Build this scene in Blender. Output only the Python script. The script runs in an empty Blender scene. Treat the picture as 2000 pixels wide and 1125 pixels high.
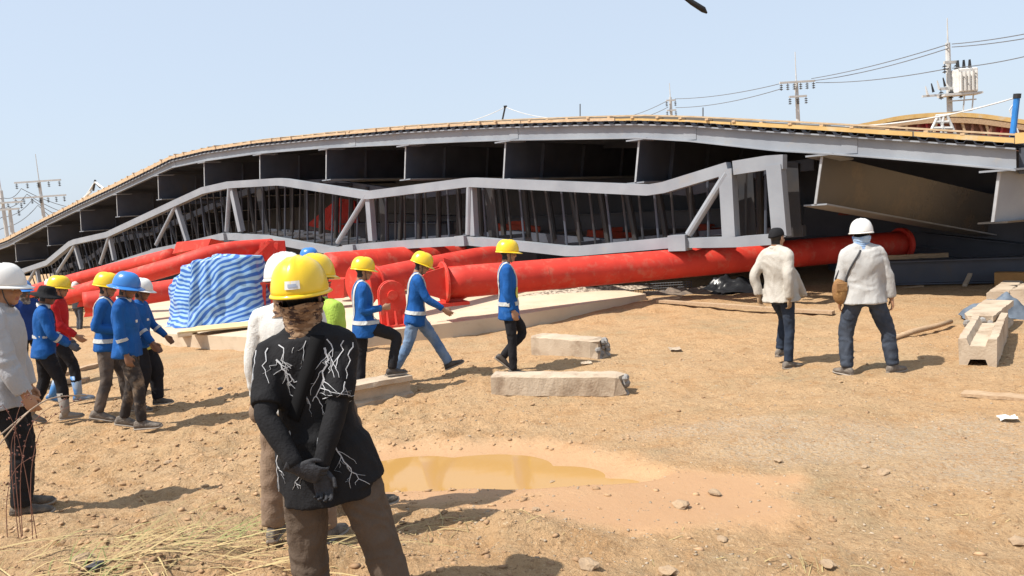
import bpy, bmesh, math, random
import numpy as np
from mathutils import Vector, Matrix
from mathutils.bvhtree import BVHTree

random.seed(7)
rng = np.random.default_rng(11)
R = math.radians
S = bpy.context.scene
COL = S.collection

# ------------------------------------------------------------------ camera
CAM_H, F_PX, PITCH, ROLL = 2.05, 1500.0, 5.6, -4.4
cam_d = bpy.data.cameras.new('camera')
cam = bpy.data.objects.new('camera', cam_d)
COL.objects.link(cam)
cam_d.sensor_width = 36.0
cam_d.lens = 36.0 * F_PX / 2000.0
cam_d.clip_start = 0.05
cam_d.clip_end = 6000.0
CAM_ROT = Matrix.Rotation(R(90 - PITCH), 3, 'X') @ Matrix.Rotation(R(ROLL), 3, 'Z')
cam.matrix_world = Matrix.Translation((0, 0, CAM_H)) @ CAM_ROT.to_4x4()
S.camera = cam

# ------------------------------------------------------------------ world and sun
SUN_TO = Vector((-0.93, -0.37, 1.55)).normalized()      # direction towards the sun
sun_el = math.asin(SUN_TO.z)
sun_az = math.atan2(SUN_TO.x, SUN_TO.y)
W = bpy.data.worlds.new('World')
S.world = W
W.use_nodes = True
wn = W.node_tree
sky = wn.nodes.new('ShaderNodeTexSky')
sky.sky_type = 'NISHITA'
sky.sun_disc = False
sky.sun_elevation = sun_el
sky.sun_rotation = sun_az
sky.air_density = 1.0
sky.dust_density = 2.0
sky.ozone_density = 1.5
bg = wn.nodes['Background']
bg.inputs['Strength'].default_value = 0.12
haze_mix = wn.nodes.new('ShaderNodeMix'); haze_mix.data_type = 'RGBA'      # an even, hazy tropical sky
haze_mix.inputs['Factor'].default_value = 0.72
haze_mix.inputs['B'].default_value = (4.15, 4.75, 5.55, 1)
wn.links.new(sky.outputs[0], haze_mix.inputs['A'])
wn.links.new(haze_mix.outputs['Result'], bg.inputs['Color'])

sun_d = bpy.data.lights.new('sun', 'SUN')
sun_d.energy = 5.0
sun_d.angle = R(0.6)
sun_d.color = (1.0, 0.945, 0.86)
sun = bpy.data.objects.new('sun', sun_d)
sun.rotation_euler = (-SUN_TO).to_track_quat('-Z', 'Y').to_euler()
sun.location = SUN_TO * 60
COL.objects.link(sun)

S.view_settings.view_transform = 'Standard'
S.view_settings.look = 'None'
S.view_settings.exposure = 0.56
S.view_settings.gamma = 1.0
S.view_settings.use_curve_mapping = False
S.render.engine = 'CYCLES'
S.cycles.max_bounces = 8
S.cycles.diffuse_bounces = 4

# ------------------------------------------------------------------ placing helpers
def ray(px, py):
    v = Vector(((px - 1000.0) / F_PX, -(py - 562.5) / F_PX, -1.0))
    return (CAM_ROT @ v)

def P(px, py, d):
    "point seen at a photo position, d metres ahead"
    v = ray(px, py)
    return Vector((0, 0, CAM_H)) + v * (d / v.y)

# ---- numpy gradient noise
_perm = rng.permutation(256)
_perm = np.concatenate([_perm, _perm, _perm])
_grad = rng.normal(size=(256, 3)); _grad /= np.linalg.norm(_grad, axis=1)[:, None]
def noise3(p):
    p = np.asarray(p, dtype=np.float64)
    i = np.floor(p).astype(int); f = p - i
    u = f * f * f * (f * (f * 6 - 15) + 10)
    i &= 255
    out = 0
    for dx in (0, 1):
        for dy in (0, 1):
            for dz in (0, 1):
                h = _perm[_perm[_perm[(i[:, 0] + dx) & 255] + ((i[:, 1] + dy) & 255)] + ((i[:, 2] + dz) & 255)]
                g = _grad[h]
                dd = f - np.array([dx, dy, dz])
                w = (u[:, 0] if dx else 1 - u[:, 0]) * (u[:, 1] if dy else 1 - u[:, 1]) * (u[:, 2] if dz else 1 - u[:, 2])
                out = out + w * (g * dd).sum(1)
    return out * 1.6
def fbm(p, octv=3, gain=.5):
    p = np.asarray(p, dtype=np.float64); a = 1.0; t = 0
    for k in range(octv):
        t = t + a * noise3(p + 17.3 * k); p = p * 2.03; a *= gain
    return t
def sstep(a, b, x):
    t = np.clip((x - a) / (b - a), 0, 1); return t * t * (3 - 2 * t)

# puddle outline on the ground (metres), taken as a chain of soft ellipses
PUD = [(-1.0, 6.2, .62, .50), (-.45, 6.1, .75, .50), (.10, 5.8, .58, .36), (.50, 5.58, .40, .18)]
MUD = [(.75, 4.8, .95, .36), (-.3, 5.5, 1.2, .42), (1.0, 5.25, .75, .32)]
def ell(x, y, L):
    m = np.full(np.shape(x), 9.0)
    for cx, cy, rx, ry in L:
        m = np.minimum(m, ((x - cx) / rx) ** 2 + ((y - cy) / ry) ** 2)
    return m
def ground_h(x, y):
    x = np.asarray(x, dtype=float); y = np.asarray(y, dtype=float)
    sh = np.shape(x); x = x.ravel(); y = y.ravel()
    q = np.stack([x, y, np.zeros_like(x)], 1)
    near = sstep(7.5, 3.6, y)
    base = .20 * near * sstep(2.5, -.6, x) + .17 * near * sstep(-.8, -3.0, x)
    base = base + .10 * sstep(5.2, 3.6, y) * sstep(1.5, -1.2, x)
    base = base - .85 * sstep(17, 27, y) * sstep(-8.5, -13, x)
    base = base + .11 * np.exp(-(((x + .10) / .26) ** 2 + ((y - 4.33) / .17) ** 2)) + .06 * np.exp(-(((x - .25) / .3) ** 2 + ((y - 4.25) / .12) ** 2))
    base = base + .15 * np.exp(-(((x - 2.6) / 1.5) ** 2 + ((y - 15.2) / 1.3) ** 2))
    d = np.hypot(x, y)
    amp = sstep(60, 20, d)
    b = .05 * noise3(q * .55) + .028 * noise3(q * 1.7 + 5)
    pm = ell(x, y, PUD); mm = ell(x, y, MUD)
    calm = sstep(1.0, 2.6, np.minimum(pm, mm * 1.3))
    rough = .42 + .78 * sstep(.5, -1.2, x + .4 * noise3(q * .4 + 9)) * sstep(13, 8, y) + .25 * sstep(5.0, 4.2, y)
    fine = .032 * fbm(q * 5.2, 3) + .040 * np.clip(noise3(q * 3.3 + 40), 0, 1) ** 1.5
    ridg = -.035 * np.clip(.30 - np.abs(noise3(q * np.array([1.1, 2.4, 1]) + 70)), 0, 1) / .3
    ridg = ridg - .07 * np.clip(noise3(q * np.array([2.3, 3.6, 1]) + 90) - .22, 0, 1) + .03 * np.clip(noise3(q * 8.5 + 33) - .1, 0, 1)
    b = b * (.3 + .7 * calm) + (fine + ridg * .6) * rough * (.12 + .88 * calm)
    z = base + b * amp
    # the puddle lies in a shallow dip
    dip = sstep(2.2, .2, pm)
    z = z * (1 - .92 * sstep(2.6, 1.0, pm)) - .05 * dip
    return z.reshape(sh)
def gz(x, y):
    return float(ground_h(np.array([x]), np.array([y]))[0])
def G(px, py, z=None, add=0.0):
    "ground point under a photo position"
    v = ray(px, py); zz = 0.0 if z is None else z
    for _ in range(12):
        t = (zz + add - CAM_H) / v.z
        p = Vector((0, 0, CAM_H)) + v * t
        if z is not None: break
        zz = .5 * zz + .5 * gz(p.x, p.y)
    return p
def plane_pt(px, py, A, n):
    v = ray(px, py); o = Vector((0, 0, CAM_H))
    t = (A - o).dot(n) / v.dot(n)
    return o + v * t

# ------------------------------------------------------------------ object helpers
def tag(o, label=None, cat=None, group=None, kind=None):
    if label: o['label'] = label
    if cat: o['category'] = cat
    if group: o['group'] = group
    if kind: o['kind'] = kind
    return o
ROOTM = {}
def thing(name, label, cat, loc=(0, 0, 0), rz=0.0, group=None):
    o = bpy.data.objects.new(name, None)
    COL.objects.link(o)
    o.empty_display_size = .2
    o.location = loc; o.rotation_euler = (0, 0, rz)
    ROOTM[o.name] = (Matrix.Translation(loc) @ Matrix.Rotation(rz, 4, 'Z')).inverted()
    return tag(o, label, cat, group)
def rootinv(o):
    while o.parent: o = o.parent
    return ROOTM.get(o.name, Matrix.Identity(4))

class MB:
    "collects shapes (world or local coordinates) and links them as one mesh"
    def __init__(s): s.v = []; s.f = []; s.m = []; s.cm = 0
    def add(s, vs, fs):
        b = len(s.v); s.v += [tuple(v) for v in vs]
        s.f += [tuple(i + b for i in f) for f in fs]; s.m += [s.cm] * len(fs)
        return s
    def box(s, c, size, rot=None, taper=1.0):
        c = Vector(c); hx, hy, hz = [k / 2 for k in size]; vs = []
        for z in (-hz, hz):
            k = taper if z > 0 else 1
            for x, y in ((-hx, -hy), (hx, -hy), (hx, hy), (-hx, hy)):
                w = Vector((x * k, y * k, z)); vs.append(c + (rot @ w if rot else w))
        return s.add(vs, [(0, 3, 2, 1), (4, 5, 6, 7), (0, 1, 5, 4), (1, 2, 6, 5), (2, 3, 7, 6), (3, 0, 4, 7)])
    def beam(s, a, b, w, h, up=(0, 0, 1)):
        "box from a to b, w sideways, h along up"
        a = Vector(a); b = Vector(b); t = (b - a); L = t.length; t = t / L
        u = Vector(up); u = (u - t * u.dot(t)).normalized(); sd = t.cross(u)
        rot = Matrix((sd, t, u)).transposed()
        return s.box((a + b) / 2, (w, L, h), rot)
    def loft(s, rings, closed=True, caps=True):
        b = len(s.v); n = len(rings[0]); vs = [p for r in rings for p in r]; fs = []
        for i in range(len(rings) - 1):
            for j in range(n if closed else n - 1):
                k = (j + 1) % n
                fs.append((i * n + j, i * n + k, (i + 1) * n + k, (i + 1) * n + j))
        if caps and closed:
            fs.append(tuple(range(n - 1, -1, -1))); m = (len(rings) - 1) * n
            fs.append(tuple(range(m, m + n)))
        return s.add(vs, fs)
    def tube(s, pts, rad, n=10, caps=True, up=None):
        pts = [Vector(p) for p in pts]
        if not hasattr(rad, '__len__'): rad = [rad] * len(pts)
        rings = []; u = Vector(up) if up else None
        for i, p in enumerate(pts):
            t = (pts[min(i + 1, len(pts) - 1)] - pts[max(i - 1, 0)]).normalized()
            if u is None:
                u = Vector((1, 0, 0)) if abs(t.x) < .8 else Vector((0, 1, 0))
            u = (u - t * u.dot(t))
            u = u.normalized() if u.length > 1e-6 else t.orthogonal().normalized()
            w = t.cross(u); r = rad[i]; rx, ry = (r if hasattr(r, '__len__') else (r, r))
            rings.append([p + u * (rx * math.cos(2 * math.pi * k / n)) + w * (ry * math.sin(2 * math.pi * k / n)) for k in range(n)])
        return s.loft(rings, True, caps)
    def ellipsoid(s, c, r, rot=None, nu=12, nv=8):
        c = Vector(c); rings = []
        for i in range(1, nv):
            a = math.pi * i / nv
            rings.append([(math.sin(a) * math.cos(2 * math.pi * j / nu), math.sin(a) * math.sin(2 * math.pi * j / nu), -math.cos(a)) for j in range(nu)])
        vs = [p for q in rings for p in q] + [(0, 0, -1), (0, 0, 1)]
        m = len(vs); fs = []
        for i in range(nv - 2):
            for j in range(nu):
                k = (j + 1) % nu; fs.append((i * nu + j, i * nu + k, (i + 1) * nu + k, (i + 1) * nu + j))
        for j in range(nu):
            k = (j + 1) % nu; fs.append((m - 2, k, j)); fs.append((m - 1, (nv - 2) * nu + j, (nv - 2) * nu + k))
        out = []
        for p in vs:
            w = Vector((p[0] * r[0], p[1] * r[1], p[2] * r[2])); out.append(c + (rot @ w if rot else w))
        return s.add(out, fs)
    def prism(s, poly, vec):
        vec = Vector(vec); n = len(poly); a = [Vector(p) for p in poly]
        vs = a + [p + vec for p in a]
        fs = [tuple(range(n - 1, -1, -1)), tuple(range(n, 2 * n))]
        fs += [(i, (i + 1) % n, n + (i + 1) % n, n + i) for i in range(n)]
        return s.add(vs, fs)
    def data(s, name, inv=None):
        me = bpy.data.meshes.new(name)
        me.from_pydata([tuple(inv @ Vector(v)) for v in s.v] if inv else s.v, [], s.f)
        return me
    def build(s, name, mat, parent=None, smooth=False, local=False, bevel=0, recalc=True):
        inv = None if (parent is None or local) else rootinv(parent)
        me = s.data(name, inv)
        mats = mat if isinstance(mat, (list, tuple)) else [mat]
        for m in mats: me.materials.append(m)
        if len(mats) > 1: me.polygons.foreach_set('material_index', s.m)
        if recalc:
            bm = bmesh.new(); bm.from_mesh(me); bmesh.ops.recalc_face_normals(bm, faces=bm.faces)
            if bevel: bmesh.ops.bevel(bm, geom=bm.edges[:], offset=bevel, segments=1, affect='EDGES', clamp_overlap=True)
            bm.to_mesh(me); bm.free()
        if smooth: me.polygons.foreach_set('use_smooth', [True] * len(me.polygons))
        o = bpy.data.objects.new(name, me); COL.objects.link(o)
        if parent: o.parent = parent
        return o
def link_mesh(name, me, parent=None, loc=(0, 0, 0), rot=None):
    o = bpy.data.objects.new(name, me); COL.objects.link(o)
    if parent: o.parent = parent
    o.location = loc
    if rot is not None: o.rotation_euler = rot
    return o
def cr(pts, k=5):
    "smooth chain through points (tuples of any length)"
    pts = [np.array(p, float) for p in pts]; out = []
    for i in range(len(pts) - 1):
        p0 = pts[max(i - 1, 0)]; p1 = pts[i]; p2 = pts[i + 1]; p3 = pts[min(i + 2, len(pts) - 1)]
        for j in range(k):
            t = j / k
            out.append(.5 * (2 * p1 + (p2 - p0) * t + (2 * p0 - 5 * p1 + 4 * p2 - p3) * t * t + (3 * p1 - p0 - 3 * p2 + p3) * t ** 3))
    out.append(pts[-1]); return out

# ------------------------------------------------------------------ materials
MATS = {}
ALB = .84
def mat(name, base, rough=.7, metal=0.0, col2=None, scale=6.0, mix=(.35, .65), bump=0.0, bscale=60.0, spec=.4, detail=5.0, stretch=(1, 1, 1), folds=0.0, col3=None, scale3=2.0, thr3=(.58, .7), coat=0.0, sheen=0.0, emit=None):
    if name in MATS: return MATS[name]
    m = bpy.data.materials.new(name); m.use_nodes = True; MATS[name] = m
    nt = m.node_tree; N = nt.nodes; Lk = nt.links; b = N['Principled BSDF']
    base = [k * ALB for k in base]
    if col2: col2 = [k * ALB for k in col2]
    if col3: col3 = [k * ALB for k in col3]
    c1 = (*base, 1); c2 = (*(col2 if col2 else [k * .78 for k in base]), 1)
    tc = N.new('ShaderNodeTexCoord'); mp = N.new('ShaderNodeMapping'); mp.inputs['Scale'].default_value = stretch
    Lk.new(tc.outputs['Object'], mp.inputs['Vector'])
    nz = N.new('ShaderNodeTexNoise'); nz.inputs['Scale'].default_value = scale; nz.inputs['Detail'].default_value = detail
    Lk.new(mp.outputs[0], nz.inputs['Vector'])
    rp = N.new('ShaderNodeValToRGB'); rp.color_ramp.elements[0].position = mix[0]; rp.color_ramp.elements[1].position = mix[1]
    rp.color_ramp.elements[0].color = c1; rp.color_ramp.elements[1].color = c2
    Lk.new(nz.outputs['Fac'], rp.inputs['Fac']); out = rp.outputs['Color']
    if col3:
        n3 = N.new('ShaderNodeTexNoise'); n3.inputs['Scale'].default_value = scale3; n3.inputs['Detail'].default_value = 8
        n3.inputs['Roughness'].default_value = .65
        Lk.new(mp.outputs[0], n3.inputs['Vector'])
        r3 = N.new('ShaderNodeMapRange'); r3.inputs[1].default_value = thr3[0]; r3.inputs[2].default_value = thr3[1]
        Lk.new(n3.outputs['Fac'], r3.inputs[0])
        mx = N.new('ShaderNodeMix'); mx.data_type = 'RGBA'; mx.inputs['B'].default_value = (*col3, 1)
        Lk.new(r3.outputs[0], mx.inputs['Factor']); Lk.new(out, mx.inputs['A']); out = mx.outputs['Result']
    Lk.new(out, b.inputs['Base Color'])
    b.inputs['Roughness'].default_value = rough; b.inputs['Metallic'].default_value = metal
    b.inputs['Specular IOR Level'].default_value = spec
    if coat: b.inputs['Coat Weight'].default_value = coat
    if sheen: b.inputs['Sheen Weight'].default_value = sheen
    if bump:
        nb = N.new('ShaderNodeTexNoise'); nb.inputs['Scale'].default_value = bscale; nb.inputs['Detail'].default_value = 4
        Lk.new(mp.outputs[0], nb.inputs['Vector'])
        bp = N.new('ShaderNodeBump'); bp.inputs['Strength'].default_value = bump; bp.inputs['Distance'].default_value = .02
        Lk.new(nb.outputs['Fac'], bp.inputs['Height']); Lk.new(bp.outputs[0], b.inputs['Normal'])
        if folds:
            nf = N.new('ShaderNodeTexNoise'); nf.inputs['Scale'].default_value = 7; nf.inputs['Detail'].default_value = 3; nf.inputs['Distortion'].default_value = 1.6
            m2 = N.new('ShaderNodeMapping'); m2.inputs['Scale'].default_value = (1.5, 1.5, .8); m2.inputs['Rotation'].default_value = (.3, .5, 0)
            Lk.new(tc.outputs['Object'], m2.inputs['Vector']); Lk.new(m2.outputs[0], nf.inputs['Vector'])
            bf = N.new('ShaderNodeBump'); bf.inputs['Strength'].default_value = folds; bf.inputs['Distance'].default_value = .045
            Lk.new(nf.outputs['Fac'], bf.inputs['Height']); Lk.new(bf.outputs[0], bp.inputs['Normal'])
    return m

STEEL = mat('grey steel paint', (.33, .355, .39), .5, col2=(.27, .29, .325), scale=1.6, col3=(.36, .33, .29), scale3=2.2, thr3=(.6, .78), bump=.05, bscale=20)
STEEL_SHADE = mat('grey steel paint darkened for shade', (.082, .093, .122), .5, col2=(.062, .071, .095), scale=2.0, col3=(.10, .085, .07), scale3=1.5, thr3=(.58, .8))  # the fascia grey, darkened so the colour holds the under-deck shade
SATIN_SHADE = mat('satin steel darkened for shade', (.055, .052, .05), .27, col2=(.045, .04, .036), scale=1.2, spec=.7, metal=0.0, col3=(.12, .085, .055), scale3=1.2, thr3=(.5, .7))  # satin web, its colour darkened to paint in the shade below the deck
RED = mat('red steel paint', (.70, .055, .034), .62, col2=(.58, .040, .026), scale=2.5, col3=(.56, .17, .115), scale3=4.5, thr3=(.52, .78), bump=.10, bscale=26, spec=.3)
TIMBER = mat('pale formwork timber', (.66, .50, .33), .75, col2=(.52, .36, .21), scale=7, stretch=(1, 1, 6), bump=.15)
PLY_Y = mat('yellow film plywood', (.66, .45, .18), .6, col2=(.58, .37, .13), scale=4, col3=(.62, .50, .33), scale3=2.5, thr3=(.55, .7))
WOOD = mat('weathered plank wood', (.52, .37, .23), .85, col2=(.38, .25, .15), scale=9, stretch=(1, 6, 6), bump=.25)
CONC = mat('dusty concrete', (.54, .44, .33), .9, col2=(.44, .345, .25), scale=3, col3=(.30, .215, .145), scale3=4, thr3=(.52, .70), bump=.35, bscale=45)
CONC_G = mat('grey broken concrete', (.36, .35, .34), .95, col2=(.22, .20, .18), scale=14, bump=.8, bscale=38)
POLE = mat('pole concrete', (.62, .62, .61), .85, col2=(.52, .52, .51), scale=4)
DARK = mat('black insulator', (.03, .03, .032), .45)
WIRE = mat('wire', (.16, .165, .175), .6)
RUBBER = mat('black rubber', (.02, .02, .022), .6)
WHITE = mat('white plastic', (.78, .78, .76), .5, col2=(.66, .65, .62), scale=5)
# ================================================================== GROUND
def axis(lo, hi, segs):
    "segs: list of (limit, step) growing from 0"
    out = [lo]
    return out
def lines(spec):
    out = []
    for a, b, st in spec:
        n = max(1, int(round((b - a) / st))); out += list(np.linspace(a, b, n, endpoint=False))
    out.append(spec[-1][1]); return np.array(out)
gx = lines([(-900, -200, 100), (-200, -60, 20), (-60, -24, 3), (-24, -9, .4), (-9, -5, .07), (-5, 5, .036), (5, 9, .07), (9, 20, .35), (20, 60, 4), (60, 200, 20), (200, 900, 100)])
gy = lines([(-300, -40, 40), (-40, 1, 2), (1, 3.2, .1), (3.2, 7.5, .034), (7.5, 11, .05), (11, 15, .1), (15, 24, .35), (24, 60, 2), (60, 200, 15), (200, 1500, 130)])
XX, YY = np.meshgrid(gx, gy)
ZZ = ground_h(XX, YY)
nx, ny = len(gx), len(gy)
gv = np.stack([XX.ravel(), YY.ravel(), ZZ.ravel()], 1)
ii = (np.arange(ny - 1)[:, None] * nx + np.arange(nx - 1)[None, :]).ravel()
gf = np.stack([ii, ii + 1, ii + nx + 1, ii + nx], 1)
def np_mesh(name, v, f, m=None, smooth=True):
    me = bpy.data.meshes.new(name); k = f.shape[1]
    me.vertices.add(len(v)); me.vertices.foreach_set('co', np.ascontiguousarray(v, dtype=np.float32).ravel())
    me.loops.add(f.size); me.loops.foreach_set('vertex_index', f.ravel().astype(np.int32))
    me.polygons.add(len(f)); me.polygons.foreach_set('loop_start', np.arange(0, f.size, k, dtype=np.int32))
    me.polygons.foreach_set('loop_total', np.full(len(f), k, dtype=np.int32))
    me.update(calc_edges=True)
    if smooth: me.polygons.foreach_set('use_smooth', np.ones(len(f), dtype=bool))
    if m: me.materials.append(m)
    return me
def ground_material():
    m = bpy.data.materials.new('sandy dirt'); m.use_nodes = True
    nt = m.node_tree; N = nt.nodes; Lk = nt.links; b = N['Principled BSDF']
    tc = N.new('ShaderNodeTexCoord')
    def nz(sc, det=6, ro=.6, off=0):
        mp = N.new('ShaderNodeMapping'); mp.inputs['Location'].default_value = (off, off * .7, 0)
        Lk.new(tc.outputs['Object'], mp.inputs[0])
        n = N.new('ShaderNodeTexNoise'); n.inputs['Scale'].default_value = sc; n.inputs['Detail'].default_value = det
        n.inputs['Roughness'].default_value = ro; Lk.new(mp.outputs[0], n.inputs['Vector']); return n.outputs['Fac']
    def mr(x, a, c):
        r = N.new('ShaderNodeMapRange'); r.inputs[1].default_value = a; r.inputs[2].default_value = c; Lk.new(x, r.inputs[0]); return r.outputs[0]
    def mixc(f, a, c):
        x = N.new('ShaderNodeMix'); x.data_type = 'RGBA'; Lk.new(f, x.inputs['Factor'])
        for k, i in ((a, 'A'), (c, 'B')):
            if isinstance(k, tuple): x.inputs[i].default_value = (*k, 1)
            else: Lk.new(k, x.inputs[i])
        return x.outputs['Result']
    c = mixc(mr(nz(.55), .38, .62), (0.468, 0.293, 0.151), (0.450, 0.301, 0.167))
    c = mixc(mr(nz(.8, 7, .65, 5), .52, .68), c, (0.372, 0.267, 0.151))
    c = mixc(mr(nz(2.6, 8, .7, 9), .50, .72), c, (0.386, 0.213, 0.092))
    c = mixc(mr(nz(9, 8, .72, 12), .52, .70), c, (0.316, 0.184, 0.086))
    c = mixc(mr(nz(26, 6, .75, 3), .54, .68), c, (0.234, 0.140, 0.071))
    c = mixc(mr(nz(38, 5, .7, 8), .58, .70), c, (0.608, 0.460, 0.292))
    at = N.new('ShaderNodeAttribute'); at.attribute_name = 'wet'
    gr = N.new('ShaderNodeAttribute'); gr.attribute_name = 'gravel'
    ml = N.new('ShaderNodeMath'); ml.operation = 'MULTIPLY'; Lk.new(gr.outputs['Fac'], ml.inputs[0]); Lk.new(mr(nz(34, 5, .7, 1), .42, .66), ml.inputs[1])
    c = mixc(ml.outputs[0], c, (0.433, 0.351, 0.259))
    c = mixc(at.outputs['Fac'], c, (.385, .228, .122))
    Lk.new(c, b.inputs['Base Color'])
    ro = N.new('ShaderNodeMapRange'); ro.inputs[3].default_value = .95; ro.inputs[4].default_value = .38; Lk.new(at.outputs['Fac'], ro.inputs[0])
    Lk.new(ro.outputs[0], b.inputs['Roughness']); b.inputs['Specular IOR Level'].default_value = .25
    iv = N.new('ShaderNodeMapRange'); iv.inputs[3].default_value = 1.0; iv.inputs[4].default_value = .12; Lk.new(at.outputs['Fac'], iv.inputs[0])
    b1 = N.new('ShaderNodeBump'); b1.inputs['Distance'].default_value = .05; Lk.new(nz(26, 8, .68, 2), b1.inputs['Height']); Lk.new(iv.outputs[0], b1.inputs['Strength'])
    Lk.new(b1.outputs[0], b.inputs['Normal'])
    return m
GROUND_M = ground_material()
gme = np_mesh('ground', gv, gf, GROUND_M)
wet = np.maximum(sstep(3.0, 1.0, ell(gv[:, 0], gv[:, 1], PUD)) * .8, sstep(2.0, .3, ell(gv[:, 0], gv[:, 1], MUD) + .7 * fbm(gv * 1.9, 3)) * .9)
gravel = sstep(1.25, .2, ell(gv[:, 0], gv[:, 1], [(3.0, 6.0, 1.9, .55), (4.2, 5.4, 2.0, .6), (1.9, 6.6, 1.0, .3)]) + .5 * noise3(gv * 1.3))
for nm, arr in (('wet', wet), ('gravel', gravel)):
    a = gme.attributes.new(nm, 'FLOAT', 'POINT'); a.data.foreach_set('value', arr.astype(np.float32))
ground = tag(link_mesh('ground', gme), kind='structure')

# puddle: a flat sheet lying in the dip
WATER = bpy.data.materials.new('muddy water'); WATER.use_nodes = True
_b = WATER.node_tree.nodes['Principled BSDF']
_b.inputs['Base Color'].default_value = (.375, .215, .068, 1); _b.inputs['Roughness'].default_value = .06
_b.inputs['Specular IOR Level'].default_value = .38
_n = WATER.node_tree.nodes.new('ShaderNodeTexNoise'); _n.inputs['Scale'].default_value = 5
_bp = WATER.node_tree.nodes.new('ShaderNodeBump'); _bp.inputs['Strength'].default_value = .035; _bp.inputs['Distance'].default_value = .02
WATER.node_tree.links.new(_n.outputs['Fac'], _bp.inputs['Height']); WATER.node_tree.links.new(_bp.outputs[0], _b.inputs['Normal'])
px_, py_ = np.meshgrid(np.linspace(-2.1, 1.6, 60), np.linspace(5.1, 7.0, 40))
keep = (ell(px_, py_, PUD) < 2.3)
pv = np.stack([px_.ravel(), py_.ravel(), np.full(px_.size, -.036)], 1)
pi = (np.arange(39)[:, None] * 60 + np.arange(59)[None, :])
kk = keep[:-1, :-1] & keep[1:, 1:] & keep[:-1, 1:] & keep[1:, :-1]
pi = pi[kk]
tag(link_mesh('puddle', np_mesh('puddle', pv, np.stack([pi, pi + 1, pi + 61, pi + 60], 1), WATER)), kind='structure')

# concrete slab with a cast edge
SLAB_Z = .24
slab_px = [(232, 632), (322, 652), (520, 660), (690, 654), (800, 640), (1030, 612), (1262, 574), (1210, 566), (1000, 566), (640, 572), (240, 590)]
sp = [G(a, b, SLAB_Z) for a, b in slab_px]
mb = MB(); mb.prism([(p.x, p.y, -.12) for p in sp], (0, 0, SLAB_Z + .12))
slab = tag(mb.build('concrete_slab', mat('slab concrete', (.66, .54, .40), .9, col2=(.60, .47, .33), scale=1.2, col3=(.52, .40, .28), scale3=3, thr3=(.55, .75), bump=.2, bscale=50)), kind='structure')

# ================================================================== BRIDGE DECK
DD = 35.6
LA = Vector((DD / F_PX * -910, DD, 0)); LB = Vector((DD / F_PX * (-910 + 113.4 * 11), DD * (1 - .0614 * 11), 0))
TD = (LB - LA).normalized(); ND = Vector((TD.y, -TD.x, 0))
if ND.y > 0: ND = -ND                                   # towards the camera
BK = -ND
def dk(px, py, off=0.0): return plane_pt(px, py, LA + ND * off, ND)
# photo x, timber top, steel top, steel bottom
FX = [(-150, 520, 530, 538), (-60, 493, 501, 509), (20, 463, 472, 481), (94, 424, 433, 441), (159, 391, 401, 410), (233, 356, 367, 377), (311, 317, 329, 341), (341, 303, 314, 328),
      (405, 288, 299, 315), (505, 274, 284, 301), (638, 260, 271, 290), (795, 247, 258, 283), (900, 241, 252, 278), (990, 236, 248, 275), (1125, 231, 244, 273), (1249, 228, 242, 271), (1349, 231, 245, 277),
      (1521, 240, 257, 296), (1609, 245, 262, 301), (1700, 250, 269, 308), (1795, 256, 275, 316), (1985, 268, 289, 334)]
xs = [k[0] for k in FX]
def fy(px, col): return float(np.interp(px, xs, [k[col] for k in FX]))
deck = thing('bridge_deck', 'long grey steel bridge deck, collapsed and bent, with timber formwork edge on top', 'bridge', (dk(990, 260).x, dk(990, 260).y, 0))
def loft_line(pxs, section):
    rings = []
    for x in pxs:
        rings.append([section(x, k) for k in range(section.n)])
    return rings
DENSE = sorted(set(xs + list(range(-150, 1985, 45)) + [1985]))
def zz(px, col): return dk(px, fy(px, col)).z
def base_pt(px): p = dk(px, fy(px, 3)); return Vector((p.x, p.y, 0))
def ribbon(pxs, prof):
    "prof(px) -> list of (off, z) closed polygon; swept along the deck line"
    rings = []
    for x in pxs:
        b = base_pt(x); rings.append([b + ND * o + Vector((0, 0, z)) for o, z in prof(x)])
    m = MB(); m.loft(rings); return m
FH = .34
def fascia_prof(x):
    zb, zt = zz(x, 3), zz(x, 2)
    return [(-.02, zb), (.10, zb), (.10, zb + .025), (.012, zb + .03), (.012, zt - .03), (.10, zt - .025), (.10, zt), (-.02, zt)]
half = [x for x in DENSE if x <= 341]; mid = [x for x in DENSE if 341 <= x <= 1349]; rig = [x for x in DENSE if x >= 1349]
for grp in (half, mid, rig):
    ribbon(grp, fascia_prof).build('fascia_girder', STEEL, deck)
# splice plates on the fascia
for x in (341, 690, 1005, 1349, 1660):
    b = base_pt(x); zb, zt = zz(x, 3), zz(x, 2)
    m = MB(); m.beam(b + ND * .016 + TD * -.13 + Vector((0, 0, (zb + zt) / 2)), b + ND * .016 + TD * .13 + Vector((0, 0, (zz(x + 5, 3) + zz(x + 5, 2)) / 2)), .014, (zt - zb) * .72)
    m.build('splice_plate', STEEL, deck)
# corrugated decking over the girders, its folded edge showing
arc = [0.0]; dpx = list(np.linspace(-150, 1985, 900)); pts = [base_pt(x) for x in dpx]
for i in range(1, len(pts)): arc.append(arc[-1] + (pts[i] - pts[i - 1]).length)
arc = np.array(arc); TOT = arc[-1]
def px_at(s): return float(np.interp(s, arc, dpx))
DW = 9.0
m = MB(); rings = []
s = 0.0; k = 0
while s < TOT:
    for ds, up in ((0, 0), (.10, 0), (.13, 1), (.23, 1)):
        x = px_at(min(s + ds, TOT)); b = base_pt(x); z = zz(x, 2) + .012 + .05 * up
        rings.append([b + ND * .125 + Vector((0, 0, z)), b + ND * -DW + Vector((0, 0, z)), b + ND * -DW + Vector((0, 0, z + .008)), b + ND * .125 + Vector((0, 0, z + .008))])
    s += .26
m.loft(rings); m.build('corrugated_decking', STEEL_SHADE, deck)
SOFFIT = mat('soffit formwork', (.20, .165, .13), .8, col2=(.14, .12, .10), scale=.8)
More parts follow.
